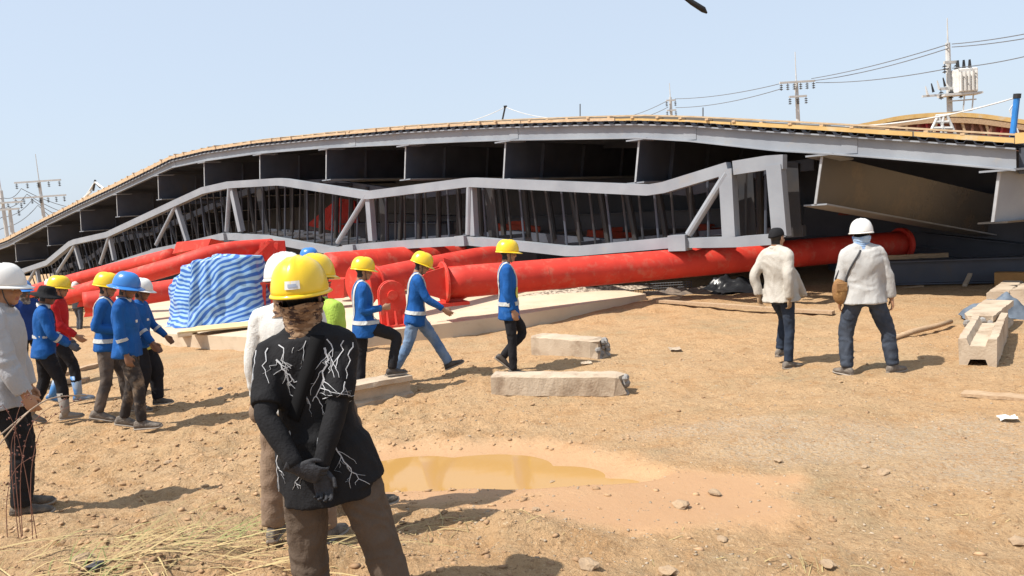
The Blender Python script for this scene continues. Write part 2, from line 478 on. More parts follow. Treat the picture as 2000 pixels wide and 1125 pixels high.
def slab_prof(x):
    z = zz(x, 2)
    return [(-.06, z + .075), (-DW + .05, z + .075), (-DW + .05, z + .16), (-.06, z + .16)]
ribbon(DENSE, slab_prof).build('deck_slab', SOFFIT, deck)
# timber edge boards and joist ends
s = .1; k = 0
while s < TOT - .3:
    L = random.uniform(2.3, 3.4); e = min(s + L, TOT)
    xa, xb = px_at(s + .012), px_at(e - .012)
    nsub = 5; rings = []
    jo = random.uniform(-.012, .012); ju = random.uniform(-.012, .012)
    for q in range(nsub + 1):
        x = xa + (xb - xa) * q / nsub; b = base_pt(x); z0 = zz(x, 2) + .066; z1 = max(zz(x, 1) - .02, z0 + .05) + ju
        rings.append([b + ND * (.085 + jo) + Vector((0, 0, z0)), b + ND * (.125 + jo) + Vector((0, 0, z0)), b + ND * (.125 + jo) + Vector((0, 0, z1)), b + ND * (.085 + jo) + Vector((0, 0, z1))])
    mm = MB(); mm.loft(rings); mm.build('edge_plank', PLY_Y if xb > 1200 + 150 * math.sin(k * 9) else TIMBER, deck)
    s = e; k += 1
jm = MB(); jm.box((0, 0, 0), (.06, .5, .036)); jme = jm.data('joist'); jme.materials.append(TIMBER)
rz_deck = math.atan2(ND.y, ND.x) - math.pi / 2
dloc = Vector(deck.location)
s = .2
while s < TOT - .2:
    x = px_at(s); b = base_pt(x) + ND * (-.12 + random.uniform(-.04, .05)) + Vector((0, 0, zz(x, 1) - .008 + random.uniform(-.008, .010)))
    link_mesh('joist', jme, deck, b - dloc, (0, 0, rz_deck + random.uniform(-.05, .05))); s += .52 + random.uniform(-.05, .05)
# a walkway board laid on the joists
def walk_prof(x):
    z = zz(x, 1) + .03; return [(-.25, z), (-.55, z), (-.55, z + .03), (-.25, z + .03)]
ribbon(DENSE, walk_prof).build('walkway_board', TIMBER, deck)
# cross girders
BK0 = BK
GXP = [-110, -30, 30, 93, 157, 228, 309, 399, 508, 638, 793, 988, 1249, 1606, 1952]
for i, x in enumerate(GXP):
    b = base_pt(x); zt = zz(x, 3) - .002; Hg = .86 if x < 1900 else .80
    tilt = TD * -.15 if x < 1900 else TD * -.10
    steel = STEEL_SHADE if x < 1500 else SATIN_SHADE if x < 1900 else STEEL
    L = 8.6 if x < 1500 else 6.0
    BK = BK0 if x < 1500 else Vector((.84, .54, -.17)) if x < 1900 else Vector((.975, .22, 0))
    w = Vector((0, 0, -1)) * Hg + tilt
    wn_ = w.normalized()
    top0 = b + ND * .005 + Vector((0, 0, zt))
    cg = MB()
    def pl(a0, a1, dep0, dep1, th):
        "plate in the girder's web plane: from depth fraction a0..a1"
        pass
    # web
    q = [top0, top0 + w, top0 + w + BK * L, top0 + BK * L]
    cg.prism([p - TD * .012 for p in q], TD * .024)
    g = cg.build('cross_girder', steel, deck)
    f = MB(); cbot = top0 + w
    fw = .20
    f.prism([cbot - TD * fw, cbot + TD * fw, cbot + TD * fw + wn_ * .028, cbot - TD * fw + wn_ * .028], BK * L)
    f.build('bottom_flange', STEEL if x < 1900 else SATIN_SHADE, g)
    e = MB(); e.prism([top0 - TD * .02 + ND * .012, top0 + TD * .02 + ND * .012, cbot + TD * .02 + ND * .012, cbot - TD * .02 + ND * .012], BK * .016)
    e.build('end_plate', mat('bright edge paint', (.46, .47, .49), .5), g)
    e = MB(); e.prism([top0 - TD * .26 + ND * .09, top0 + TD * .2 + ND * .09, top0 + TD * .2 + ND * .09 + Vector((0, 0, -.03)), top0 - TD * .26 + ND * .09 + Vector((0, 0, -.03))], BK * .6)
    e.build('top_plate', STEEL, g)
    for dpt in ((1.4, 3.2, 5.2) if x < 1500 else ()):
        e = MB(); a = top0 + BK * dpt + w * .04; c = top0 + BK * dpt + w * .98
        e.prism([a - TD * .10, a + TD * .10, c + TD * .10, c - TD * .10], BK * .016); e.build('stiffener', steel, g)
# rear fascia, added and made deep to block light, and two inner stringers
BK = BK0
def rear_prof(x):
    z = zz(x, 3); return [(-8.5, z - 2.7), (-8.62, z - 2.7), (-8.62, z + .34), (-8.5, z + .34)]
ribbon(DENSE, rear_prof).build('rear_blocking_girder', STEEL_SHADE, deck)
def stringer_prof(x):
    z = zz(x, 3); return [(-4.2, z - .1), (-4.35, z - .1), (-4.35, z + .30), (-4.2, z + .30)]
ribbon(DENSE, stringer_prof).build('stringer', STEEL_SHADE, deck)
# end cap block at the right end of the deck
b = base_pt(1985); zb, zt = zz(1985, 3), zz(1985, 2)
m = MB(); m.prism([b + Vector((0, 0, zb - .05)) - ND * .15 + TD * .02, b + Vector((0, 0, zb - .05)) - ND * .15 + TD * 2.2, b + Vector((0, 0, zt)) - ND * .15 + TD * 2.2, b + Vector((0, 0, zt)) - ND * .15 + TD * .02], BK * 8)
m.build('deck_end', STEEL_SHADE, deck)
m = MB(); m.beam(b + Vector((0, 0, zt + .14)) + ND * .1, b + Vector((0, 0, zt + .10)) + ND * .1 + TD * 2.3, .04, .16); m.build('edge_plank', PLY_Y, deck)

# wall of girders added at the back to block light under the deck
for (xa, xb, off, hh, nm) in ((-150, 700, -7.4, 2.0, 'girder added on its side to block light under the far left of the deck'), (480, 1985, -7.8, 2.0, 'girder added on its side to block light under the deck, behind the truss balusters')):
    a = base_pt(xa) + ND * off; c = base_pt(xb) + ND * off + TD * 3
    t = thing('light_block_girder', nm, 'girder', (a.x, a.y, 0))
    m = MB(); m.beam(a + Vector((0, 0, hh / 2 - .4)), c + Vector((0, 0, hh / 2 - .4)), .05, hh); m.build('web', STEEL_SHADE, t)
    for z in (-.4 + .02, hh - .4):
        m = MB(); m.beam(a + Vector((0, 0, z)), c + Vector((0, 0, z)), .5, .05); m.build('flange', STEEL_SHADE, t)

# ================================================================== BENT STEEL TRUSS
BAL = mat('shade darkened tube steel', (.030, .032, .038), .5, col2=(.045, .04, .038), scale=3)  # deck shade painted into the tube and plate colour
TOFF = .42
def tk(px, py, off=0.0): return dk(px, py, TOFF + off)
TOPC = [(30, 535), (95, 513), (140, 476), (150, 472), (213, 458), (345, 397), (400, 372), (450, 361), (545, 355), (560, 356), (712, 380), (722, 381), (910, 357), (925, 356), (1268, 371), (1300, 366), (1425, 328), (1532, 315)]
BOTC = [(30, 575), (110, 548), (200, 524), (300, 492), (345, 483), (440, 461), (520, 466), (590, 479), (655, 490), (720, 482), (905, 470), (920, 470), (1110, 490), (1130, 490), (1340, 471), (1440, 470), (1510, 465)]
tr = tk(900, 480)
truss = thing('steel_truss', 'buckled grey steel truss with rows of balusters lying along the bridge deck', 'truss', (tr.x, tr.y, 0))
def ty(px, C): return float(np.interp(px, [k[0] for k in C], [k[1] for k in C]))
def chord(C, h, w, off, name, m_, lo=-1e9, hi=1e9):
    ps = [k for k in C if lo <= k[0] <= hi]
    # smooth the interior bends a little
    rings = []; sm = ps
    n = len(sm)
    P3 = [tk(a, b, off) for a, b in sm]
    for i in range(n):
        t = (P3[min(i + 1, n - 1)] - P3[max(i - 1, 0)]).normalized()
        up = (Vector((0, 0, 1)) - t * t.z).normalized()
        p = P3[i]
        rings.append([p + up * (h / 2) + ND * (w / 2), p - up * (h / 2) + ND * (w / 2), p - up * (h / 2) - ND * (w / 2), p + up * (h / 2) - ND * (w / 2)])
    mm = MB(); mm.loft(rings); return mm.build(name, m_, truss)
chord(TOPC, .215, .22, 0, 'top_chord', STEEL, hi=1425)
chord([(1436, 328), (1500, 318), (1533, 316)], .25, .22, 0, 'top_chord', STEEL)
chord(BOTC, .21, .22, 0, 'bottom_chord', STEEL, lo=260, hi=1340)
chord([(1340, 474), (1400, 473), (1440, 472), (1510, 467)], .19, .22, .02, 'bottom_chord', STEEL)
chord(BOTC, .16, .2, 0, 'bottom_chord', STEEL, hi=300)
# rear chords, in shade
TW = 1.7
def rear_chord(C, dz, h, name, lo=-1e9, hi=1e9):
    ps = [k for k in C if lo <= k[0] <= hi]; rings = []
    for a, b in ps:
        p = tk(a, b) + BK * TW + Vector((0, 0, dz))
        rings.append([p + Vector((0, 0, h / 2)) + ND * .1, p - Vector((0, 0, h / 2)) + ND * .1, p - Vector((0, 0, h / 2)) - ND * .1, p + Vector((0, 0, h / 2)) - ND * .1])
    mm = MB(); mm.loft(rings); mm.build(name, STEEL_SHADE, truss)
rear_chord(TOPC, -.05, .22, 'rear_top_chord')
rear_chord(BOTC, .02, .22, 'rear_bottom_chord', lo=30)
def member(a, b, w, name, off=0.0, m_=None, rnd=False, back=False):
    p, q = tk(*a, off), tk(*b, off)
    if back: p, q = p + BK * TW, q + BK * TW
    mm = MB()
    if rnd: mm.tube([p, q], w / 2, 10)
    else: mm.beam(p, q, w, w, up=ND)
    return mm.build(name, m_ or STEEL, truss, smooth=False)
# A-shaped web members of the front face
for ax, ay, l, r_ in ((72, 522, (50, 560), (78, 556)), (147, 478, (112, 532), (160, 525)), (214, 460, (196, 515), (224, 508)), (344, 400, (305, 478), (366, 470))):
    member((ax, ay), l, .13, 'diagonal', .03, rnd=True); member((ax, ay), r_, .14, 'post', -.02)
for ax, ay, l, r_ in ((449, 362, (443, 452), (472, 452)), (717, 380, (660, 474), (728, 470)), (917, 362, (915, 458), (926, 460))):
    member((ax, ay), l, .15, 'diagonal', .04, rnd=True); member((ax + 4, ay), r_, .17, 'post', -.02)
member((1420, 338), (1345, 458), .15, 'diagonal', .06, rnd=True)
member((1421, 330), (1428, 462), .25, 'post', 0)
member((1515, 322), (1527, 462), .26, 'post', 0)
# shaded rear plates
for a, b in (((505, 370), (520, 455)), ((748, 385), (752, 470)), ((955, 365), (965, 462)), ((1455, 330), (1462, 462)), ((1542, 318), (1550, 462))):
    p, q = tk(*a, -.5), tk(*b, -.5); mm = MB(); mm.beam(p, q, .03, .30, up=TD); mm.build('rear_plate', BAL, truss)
for x in (215, 345, 450, 600, 720, 830, 915, 1060, 1200, 1340):
    p = tk(x, ty(x, BOTC)); mm = MB(); mm.beam(p, p + BK * TW + TD * .5, .1, .1); mm.build('floor_beam', STEEL if 440 < x < 740 else STEEL_SHADE, truss)
    p = tk(x, ty(x, TOPC)); mm = MB(); mm.beam(p, p + BK * TW, .1, .1); mm.build('top_beam', STEEL_SHADE, truss)
# lattice of the truss floor that shows between 460 and 715
for i, x in enumerate(range(470, 725, 22)):
    p = tk(x, ty(x, BOTC)) + Vector((0, 0, .06)); q = tk(x + 34 * (1 if i % 2 else -1), ty(x, BOTC)) + BK * TW + Vector((0, 0, .06))
    mm = MB(); mm.beam(p, q, .09, .07); mm.build('floor_lattice', STEEL, truss)
# node boxes
for x, y, w_, h_ in ((1328, 474, .36, .30), (688, 487, .42, .26), (905, 470, .3, .24), (440, 462, .3, .22)):
    p = tk(x, y, .06); mm = MB(); mm.beam(p - TD * w_ / 2, p + TD * w_ / 2, .3, h_); mm.build('node_box', STEEL, truss)
# balusters
tarc = [0.0]; tpx = list(np.linspace(62, 1530, 500)); tp = [tk(x, 450) for x in tpx]
for i in range(1, len(tp)): tarc.append(tarc[-1] + math.hypot(tp[i].x - tp[i - 1].x, tp[i].y - tp[i - 1].y))
s = .15; k = 0
while s < tarc[-1]:
    x = float(np.interp(s, tarc, tpx)); lean = 5 + 6 * math.sin(x / 140.0) + random.uniform(-2, 2)
    a = tk(x - lean * .6, ty(x, TOPC) + 5, -.30); b = tk(x + lean * .6, ty(x, BOTC) - 4, -.30)
    mm = MB(); mm.tube([a, b], .026, 6, caps=False); mm.build('baluster', BAL if k % 3 else STEEL_SHADE, truss)
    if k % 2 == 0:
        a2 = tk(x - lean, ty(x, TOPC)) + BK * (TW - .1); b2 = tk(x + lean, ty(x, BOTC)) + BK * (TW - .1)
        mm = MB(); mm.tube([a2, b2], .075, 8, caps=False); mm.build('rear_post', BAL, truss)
    s += .37 + random.uniform(-.03, .03); k += 1

# ================================================================== RED PIPES
def pipe(label, pts, r, cat='pipe', rings=(), flat=None, seams=(.33, .66)):
    P3 = [P(*p) for p in pts]; c = P3[0]
    t = thing('red_pipe', label, cat, (c.x, c.y, 0))
    sm = [Vector(q) for q in cr([tuple(p) for p in P3], 8)]
    mm = MB(); mm.tube(sm, r, 32); mm.build('pipe', RED, t, smooth=True)
    for q in seams:
        i = int(q * (len(sm) - 1)); d_ = (sm[min(i + 1, len(sm) - 1)] - sm[i - 1]).normalized()
        mm = MB(); mm.tube([sm[i] - d_ * .012, sm[i] + d_ * .012], r * 1.012, 32); mm.build('weld_seam', RED, t, smooth=False)
    for q, rr, th in rings:
        i = int(round(q * (len(sm) - 1))); a = sm[max(i - 1, 0)]; b = sm[min(i + 1, len(sm) - 1)]; d_ = (b - a).normalized()
        mm = MB(); mm.tube([sm[i] - d_ * th / 2, sm[i] + d_ * th / 2], r * rr, 32); mm.build('flange_ring', RED, t, smooth=False, bevel=.01)
    return t
main = pipe('largest bright red pipe, lying along the concrete slab in front', [(866, 553, 13.3), (1300, 517, 14.9), (1760, 477, 16.6)], .285, rings=((0, 1.32, .05), (1, 1.25, .10)), seams=(.28, .55, .8))
# hinge foot parts on the left end of the main pipe
e0 = P(866, 553, 13.3); e1 = P(1300, 517, 14.9); ax_ = (e1 - e0).normalized(); sd_ = Vector((ax_.y, -ax_.x, 0)).normalized()
upv = Vector((0, 0, 1))
for k, (o, hgt) in enumerate(((-.16, .62), (.16, .62))):
    c = e0 - ax_ * .22 + sd_ * o
    mm = MB(); mm.prism([c - ax_ * .30 - upv * .10, c + ax_ * .24 - upv * .30, c + ax_ * .24 + upv * .30, c - ax_ * .12 + upv * .22, c - ax_ * .30 + upv * .08], sd_ * .05)
    mm.build('lug_plate', RED, main)
for a_ in (.6, 2.2):
    c = e0 + ax_ * .18
    mm = MB(); mm.prism([c + upv * (.26 if a_ < 1 else -.26) - ax_ * .15, c + upv * (.26 if a_ < 1 else -.26) + ax_ * .28, c + upv * (.44 if a_ < 1 else -.42) - ax_ * .15], sd_ * .04)
    mm.build('rib', RED, main)
mm = MB(); c = e0 + ax_ * .12 - upv * .36; mm.beam(c - ax_ * .25, c + ax_ * .25, .5, .06); mm.build('foot_plate', RED, main)
# upright bearing block
cb = G(772, 638, SLAB_Z); bx = Vector((.96, .28, 0)); by = Vector((-.28, .96, 0))
clev = thing('bearing_block', 'red round-topped steel bearing block standing upright at the pipe end', 'bearing', (cb.x, cb.y, SLAB_Z))
def arch(cx, w, h0, r_, n=10):
    return [cx - bx * w, cx + bx * w] + [cx + upv * h0 + bx * (w * math.cos(math.pi * i / n)) + upv * (r_ * math.sin(math.pi * i / n)) for i in range(n + 1)]
c0 = cb + upv * .0
for o in (0, .20):
    mm = MB(); mm.prism(arch(c0 + by * o, .23, .56, .24), by * .06); mm.build('cheek_plate', RED, clev, bevel=.006)
mm = MB(); mm.prism(arch(c0 + by * .06, .17, .52, .19), by * .14); mm.build('core', RED, clev)
mm = MB(); c = c0 + upv * .55; mm.tube([c - by * .06, c + by * .33], .085, 20); mm.build('pin', RED, clev)
mm = MB(); mm.beam(c0 - bx * .32 + upv * .02 + by * .12, c0 + bx * .32 + upv * .02 + by * .12, .5, .04); mm.build('base_plate', RED, clev)
for o in (-.14, 0, .14):
    mm = MB(); q = c0 - by * .01 + bx * o; mm.prism([q, q - by * .12, q + upv * .28], bx * .03); mm.build('gusset', RED, clev)
# second pipe with its round flange
fl = pipe('red pipe with a round end flange, rising behind the bearing block', [(706, 557, 13.9), (800, 536, 14.8), (945, 506, 17.0), (985, 506, 18.0)], .27, rings=((0, 1.45, .16), (.14, 1.2, .05)), seams=(.5,))
pipe('dark red pipe lying under the truss between tarp and bearing block', [(640, 523, 18.2), (760, 512, 19.3), (900, 500, 20.8)], .36, seams=(.4,))
pipe('red pipe emerging from behind the blue striped tarp', [(165, 592, 17.0), (310, 570, 17.6), (560, 530, 19.0), (640, 519, 19.5)], .24, rings=((.55, 1.15, .05),), seams=(.3,))
pipe('upper of two long red pipes at the far left, nearest the truss', [(20, 580, 28.0), (170, 540, 25.5), (336, 499, 23.0)], .215, seams=(.5,))
pipe('lower of two long red pipes at the far left', [(90, 592, 20.5), (210, 556, 19.6), (330, 522, 19.0), (430, 492, 19.2), (530, 482, 20.2)], .215, seams=(.4, .7))
# red hinge housings and gussets
def plate(label, pts, th, m_=RED, name='red_gusset', cat='plate'):
    P3 = [P(*p) for p in pts]; c = sum(P3, Vector()) / len(P3)
    t = thing(name, label, cat, (c.x, c.y, min(p.z for p in P3)))
    nrm = (P3[1] - P3[0]).cross(P3[2] - P3[0]).normalized()
    if nrm.y > 0: nrm = -nrm
    mm = MB(); mm.prism(P3, -nrm * th); mm.build('plate', m_, t, bevel=.006); return t, P3, nrm
t, q, n_ = plate('red flared steel head on the upper left pipe', [(336, 496, 22.6), (406, 482, 22.0), (412, 466, 22.0), (345, 473, 22.6)], .5)
t, q, n_ = plate('red triangular gusset below the truss, right of the tarp', [(484, 512, 19.6), (560, 508, 19.8), (556, 470, 19.8), (522, 470, 19.7)], .12)
mm = MB(); mm.beam(P(478, 520, 19.4), P(526, 472, 19.4), .08, .08); mm.build('brace', RED, t)
for x in (508, 536): mm = MB(); mm.beam(P(x, 508, 19.5), P(x + 4, 474, 19.5), .05, .1); mm.build('rib', RED, t)
t, q, n_ = plate('red steel web plate with ribs standing on the slab beside the tarp', [(484, 598, 16.2), (560, 592, 16.5), (560, 548, 16.5), (484, 556, 16.2)], .08)
for x in (497, 515, 533, 550): mm = MB(); mm.beam(P(x, 596, 16.1), P(x, 556, 16.1), .04, .08); mm.build('rib', RED, t)
mm = MB(); mm.beam(P(482, 556, 16.1), P(562, 548, 16.4), .3, .05); mm.build('top_flange', RED, t)
t, q, n_ = plate('tall dark red pointed plate seen between the truss balusters', [(598, 440, 25.5), (700, 462, 24.8), (692, 392, 25), (660, 386, 25.2)], .2)
mm = MB(); mm.beam(P(640, 445, 24.8), P(668, 388, 24.8), .1, .12); mm.build('rib', RED, t)
t, q, n_ = plate('red plate at far left behind the red shirted worker', [(163, 620, 19), (205, 615, 19), (200, 585, 19), (172, 590, 19)], .4)
t, q, n_ = plate('small red foot plate far left beside the dark vested man', [(150, 600, 20), (182, 596, 20), (180, 570, 20), (160, 575, 20)], .3)
t, q, n_ = plate('red plates standing on the slab left of the round flange', [(628, 585, 16.8), (672, 582, 16.8), (672, 545, 16.8), (628, 545, 16.8)], .5)
for k, (x, y, d_, lb) in enumerate(((1010, 452, 22, 'rusty red block lying in the shade behind the balusters, left one'), (1195, 466, 21, 'rusty red block lying in the shade behind the balusters, middle one'), (1400, 455, 21, 'rusty red block in the shade behind the tall truss post'), (1660, 410, 19, 'dark red block deep under the deck at the right'))):
    c = P(x, y, d_); t = thing('red_steel_block', lb, 'block', (c.x, c.y, c.z - .2))
    mm = MB(); mm.box(c, (1.3, .5, .4), Matrix.Rotation(.3 * k, 3, 'Z') @ Matrix.Rotation(.15, 3, 'Y')); mm.build('block', mat('rusty red paint', (.42, .06, .035), .7, col2=(.25, .06, .04)), t, bevel=.02)
    mm = MB(); mm.box(c + Vector((0, -.05, .24)), (.5, .36, .12), Matrix.Rotation(.3 * k, 3, 'Z')); mm.build('lug', MATS['rusty red paint'], t)
    mm = MB(); mm.box(Vector((c.x, c.y, c.z / 2 - .2)), (1.0, .4, max(c.z - .2, .1))); mm.build('stand', STEEL_SHADE, t)

# ================================================================== STEEL LYING AT THE RIGHT, UNDER THE DECK
def lying(label, a, b, w, h, m_=STEEL_SHADE, name='steel_beam'):
    a = Vector(a); b = Vector(b); t = thing(name, label, 'beam', (a.x, a.y, min(a.z, b.z) - h / 2))
    tt = (b - a).normalized(); sd = tt.cross(upv).normalized(); u2 = sd.cross(tt)
    mm = MB(); mm.beam(a, b, w * .4, h - .06); mm.build('web', m_, t)
    for s_ in (-1, 1):
        mm = MB(); mm.beam(a + u2 * s_ * (h / 2 - .015), b + u2 * s_ * (h / 2 - .015), w, .03); mm.build('flange', m_, t)
    return t
a = G(1728, 556, 0) ; b = G(2120, 548, 0)
lying('dark grey steel beam lying on the dirt at the edge of the shade, right', (a.x, a.y, .25), (b.x, b.y, .25), .42, .48)
a = P(1570, 430, 19); b = P(2060, 470, 16.5); lying('dark grey girder sloping down under the deck, upper right', a, b, .4, .8)
a = P(1770, 470, 18); b = P(2080, 508, 16); lying('dark grey girder sloping down under the deck, lower right', a, b, .5, .5)
a = P(985, 440, 24); b = P(1420, 425, 20.5); lying('long grey girder in the shade seen through the truss balusters', a, b, .4, .5, STEEL_SHADE)
a = P(760, 430, 27); b = P(960, 440, 24); lying('short grey girder in the shade behind the middle balusters', a, b, .4, .5, STEEL_SHADE)

a = P(610, 452, 26.5); b = P(880, 452, 22); lying('dark girder added over sunlit ground behind the truss floor, left of centre', a, b, .8, .55)  # added to cover ground that the sun reaches under the deck
# ================================================================== SECOND DECK HUMP BEHIND
h2 = thing('bridge_deck', 'second timber edged deck hump rising behind the bridge at upper right', 'bridge', (P(1850, 240, 32).x, 32, 0))
E2 = [(1640, 252), (1700, 241), (1760, 229), (1830, 223), (1900, 224), (1960, 231), (2040, 243), (2120, 258)]
EE = [tuple(P(x, y, 30 - (x - 1640) * .004)) for x, y in E2]
sm = [Vector(q) for q in cr(EE, 4)]
mm = MB(); mm.loft([[p + upv * .06, p - upv * .10, p - upv * .10 + Vector((0, 5, 0)), p + upv * .06 + Vector((0, 5, 0))] for p in sm]); mm.build('edge_plank', PLY_Y, h2)
BROWN = mat('brown stained formwork', (.20, .09, .06), .8, col2=(.30, .15, .10), scale=1.5, col3=(.30, .02, .03), scale3=.8, thr3=(.5, .62))
mm = MB(); mm.loft([[p - upv * .104 + Vector((0, .25, 0)), Vector((p.x, p.y + .25, 0)), Vector((p.x, p.y + 4, 0)), p - upv * .104 + Vector((0, 4, 0))] for p in sm]); mm.build('formwork_wall', BROWN, h2)
for i in range(2, len(sm), 1):
    p = sm[i]; mm = MB(); mm.beam(p - upv * .12 + Vector((random.uniform(-.1, .1), .12, 0)), p - upv * 1.5 + Vector((random.uniform(-.5, .5), .12, 0)), .06, .08); mm.build('formwork_stud', TIMBER if i % 3 == 0 else BROWN, h2)
mm = MB(); mm.loft([[p - upv * .12 + Vector((0, .02, 0)), p - upv * .32 + Vector((0, .02, 0)), p - upv * .32 + Vector((0, .10, 0)), p - upv * .12 + Vector((0, .10, 0))] for p in sm]); mm.build('rail', WOOD, h2)
# ================================================================== POWER POLES AND WIRES
def power_pole(label, x, ytop, d, xb, arms, rod=None, transformer=False, wood=False, base_z=0.0, w=.26):
    top = P(x, ytop, d); bot = Vector((P(xb, ytop + 60, d).x * .35 + top.x * .65, d, base_z - .3))
    t = thing('power_pole', label, 'utility pole', (bot.x, bot.y, base_z))
    mm = MB(); n = 8
    mm.tube([bot, (bot * .5 + top * .5), top], [(w * .75, w * .6), (w * .62, w * .5), (w * .48, w * .4)], n); mm.build('pole', POLE, t)
    if rod:
        mm = MB(); mm.tube([top, top + Vector((0, 0, rod))], [.045, .025], 6); mm.build('lightning_rod', POLE, t)
    for (dz, L, nins) in arms:
        c = top - upv * dz + Vector((0, -.2, 0)); dirv = Vector((1, .12, 0)).normalized()
        mm = MB(); mm.beam(c - dirv * L / 2, c + dirv * L / 2, .11, .13); arm = mm.build('cross_arm', POLE, t)
        for i in range(nins):
            q = c + dirv * (L * (-.46 + .92 * i / max(nins - 1, 1)))
            mm = MB()
            mm.tube([q - upv * .06, q - upv * .55], .02, 5)
            for j in range(3): mm.tube([q - upv * (.15 + .14 * j), q - upv * (.21 + .14 * j)], [.06, .13], 8)
            mm.build('insulator', DARK, arm)
    if transformer:
        c = top - upv * 2.0 + Vector((.62, -.3, 0))
        mm = MB(); mm.box(c, (1.05, .7, 1.2)); tb = mm.build('transformer_tank', WHITE, t, bevel=.05)
        for i in range(5):
            mm = MB(); mm.box(c + Vector((-.4 + .2 * i, -.40, -.05)), (.06, .1, .95)); mm.build('cooling_fin', WHITE, tb)
        for i in range(3):
            q = c + Vector((-.3 + .3 * i, 0, .6)); mm = MB(); mm.tube([q, q + upv * .45], [.09, .05], 8); mm.build('bushing', DARK, tb)
        mm = MB(); mm.beam(c + Vector((-1.2, 0, -.66)), c + Vector((.75, 0, -.66)), .7, .1); mm.build('platform', POLE, t)
        for dz, L in ((-.95, 1.5), (-1.5, 1.2)):
            mm = MB(); mm.beam(c + Vector((-.9, 0, dz)), c + Vector((-.9 + L, 0, dz)), .06, .06); mm.build('bracket', POLE, t)
        for q in ((.35, -.66), (-.1, -.66)):
            mm = MB(); mm.beam(c + Vector((q[0], -.2, q[1])), c + Vector((q[0] - .1, -.2, -1.55)), .05, .05); mm.build('strut', POLE, t)
        for i in range(4):
            q = top - upv * (2.2 + .12 * i) + Vector((-.35 - .3 * i, -.3, 0))
            mm = MB(); mm.tube([q, q + Vector((-.1, 0, .45))], [.07, .03], 6); mm.build('fuse_cutout', POLE if i % 2 else DARK, t)
        mm = MB(); q = top - upv * 2.6; mm.beam(q + Vector((-1.5, -.25, 0)), q + Vector((.6, -.25, 0)), .1, .1); mm.build('fuse_arm', POLE, t)
    return top
tA = power_pole('concrete power pole with a white transformer box, right', 1851, 84, 40, 1862, [(1.0, .7, 2), (2.3, 1.2, 3)], rod=1.25, transformer=True)
tB = power_pole('concrete power pole with a comb of insulators, second from right', 1555, 158, 55, 1566, [(.1, 2.6, 6), (1.1, 1.3, 3)], rod=2.0)
tC = power_pole('slim distant power pole above the middle of the deck', 1309, 190, 72, 1314, [(.3, .9, 2), (1.2, .9, 2)], rod=1.3)
tD = power_pole('power pole with two crowded crossarms at the far left', 76, 352, 66, 83, [(.1, 3.7, 5), (1.4, 4.2, 7)], rod=2.2)
tE = power_pole('power pole at the left edge, partly cut off by the frame', 2, 372, 62, 6, [(1.0, 3.2, 4)], rod=1.4)
tF = power_pole('short pole with a bent top bracket near the left edge', 18, 405, 58, 22, [(.15, 1.6, 2)])
def wire(label, ends, r=.02, sag=0.0, m_=WIRE, name='power_line', cat='wire', group=None):
    pts_ = []
    for i in range(len(ends) - 1):
        a = Vector(ends[i]); b = Vector(ends[i + 1])
        for j in range(12):
            t = j / 12; q = a.lerp(b, t); q.z -= sag * 4 * t * (1 - t); pts_.append(q)
    pts_.append(Vector(ends[-1]))
    mm = MB(); mm.tube(pts_, r, 5, caps=False)
    return tag(mm.build(name, m_, recalc=False), label, cat, group)
offR = P(2100, 60, 34)
wire('uppermost power line running right from the transformer pole', [tA + Vector((.1, -.2, -.1)), P(2150, 32, 30)], .022, .15)
wire('second power line just below the top one at upper right', [tA + Vector((.1, -.2, -.25)), P(2150, 44, 30)], .022, .15)
wire('lowest power line at the far right, below the top pair', [tA + Vector((.1, -.2, -1.3)), P(2150, 68, 30)], .022, .2)
wire('upper power line between the transformer pole and the insulator comb pole', [tA + Vector((-.1, -.2, -.1)), tB + Vector((1.0, -.2, .05))], .024, .15)
wire('middle power line between the transformer pole and the insulator comb pole', [tA + Vector((-.1, -.2, -.3)), tB + Vector((1.2, -.2, -.1))], .024, .2)
wire('lower power line between the transformer pole and the insulator comb pole', [tA + Vector((-.1, -.2, -1.3)), tB + Vector((1.3, -.2, -.25))], .024, .2)
wire('upper power line between the comb pole and the slim distant pole', [tB + Vector((-1.0, -.2, -.1)), tC + Vector((.4, -.2, -.2))], .026, .25)
wire('lower power line between the comb pole and the slim distant pole', [tB + Vector((-1.2, -.2, -.5)), tC + Vector((.4, -.2, -1.0))], .026, .3)
wire('upper power line dropping left from the slim distant pole', [tC + Vector((-.3, -.2, -.3)), P(1200, 232, 90)], .028, .3)
wire('lower power line dropping left from the slim distant pole', [tC + Vector((-.3, -.2, -.9)), P(1215, 236, 90)], .028, .3)
for i, (ya, yb) in enumerate(((372, 388), (392, 404), (410, 420), (432, 446))):
    wire(['topmost', 'second', 'third', 'lowest'][i] + ' of the faint wires between the two far left poles', [P(-60, ya + 10, 60), P(5, ya + 14, 62), tD + Vector((-1.4 + .4 * i, -.3, -.6 - .5 * i)), P(170, yb + 22, 70)], .026, .35)
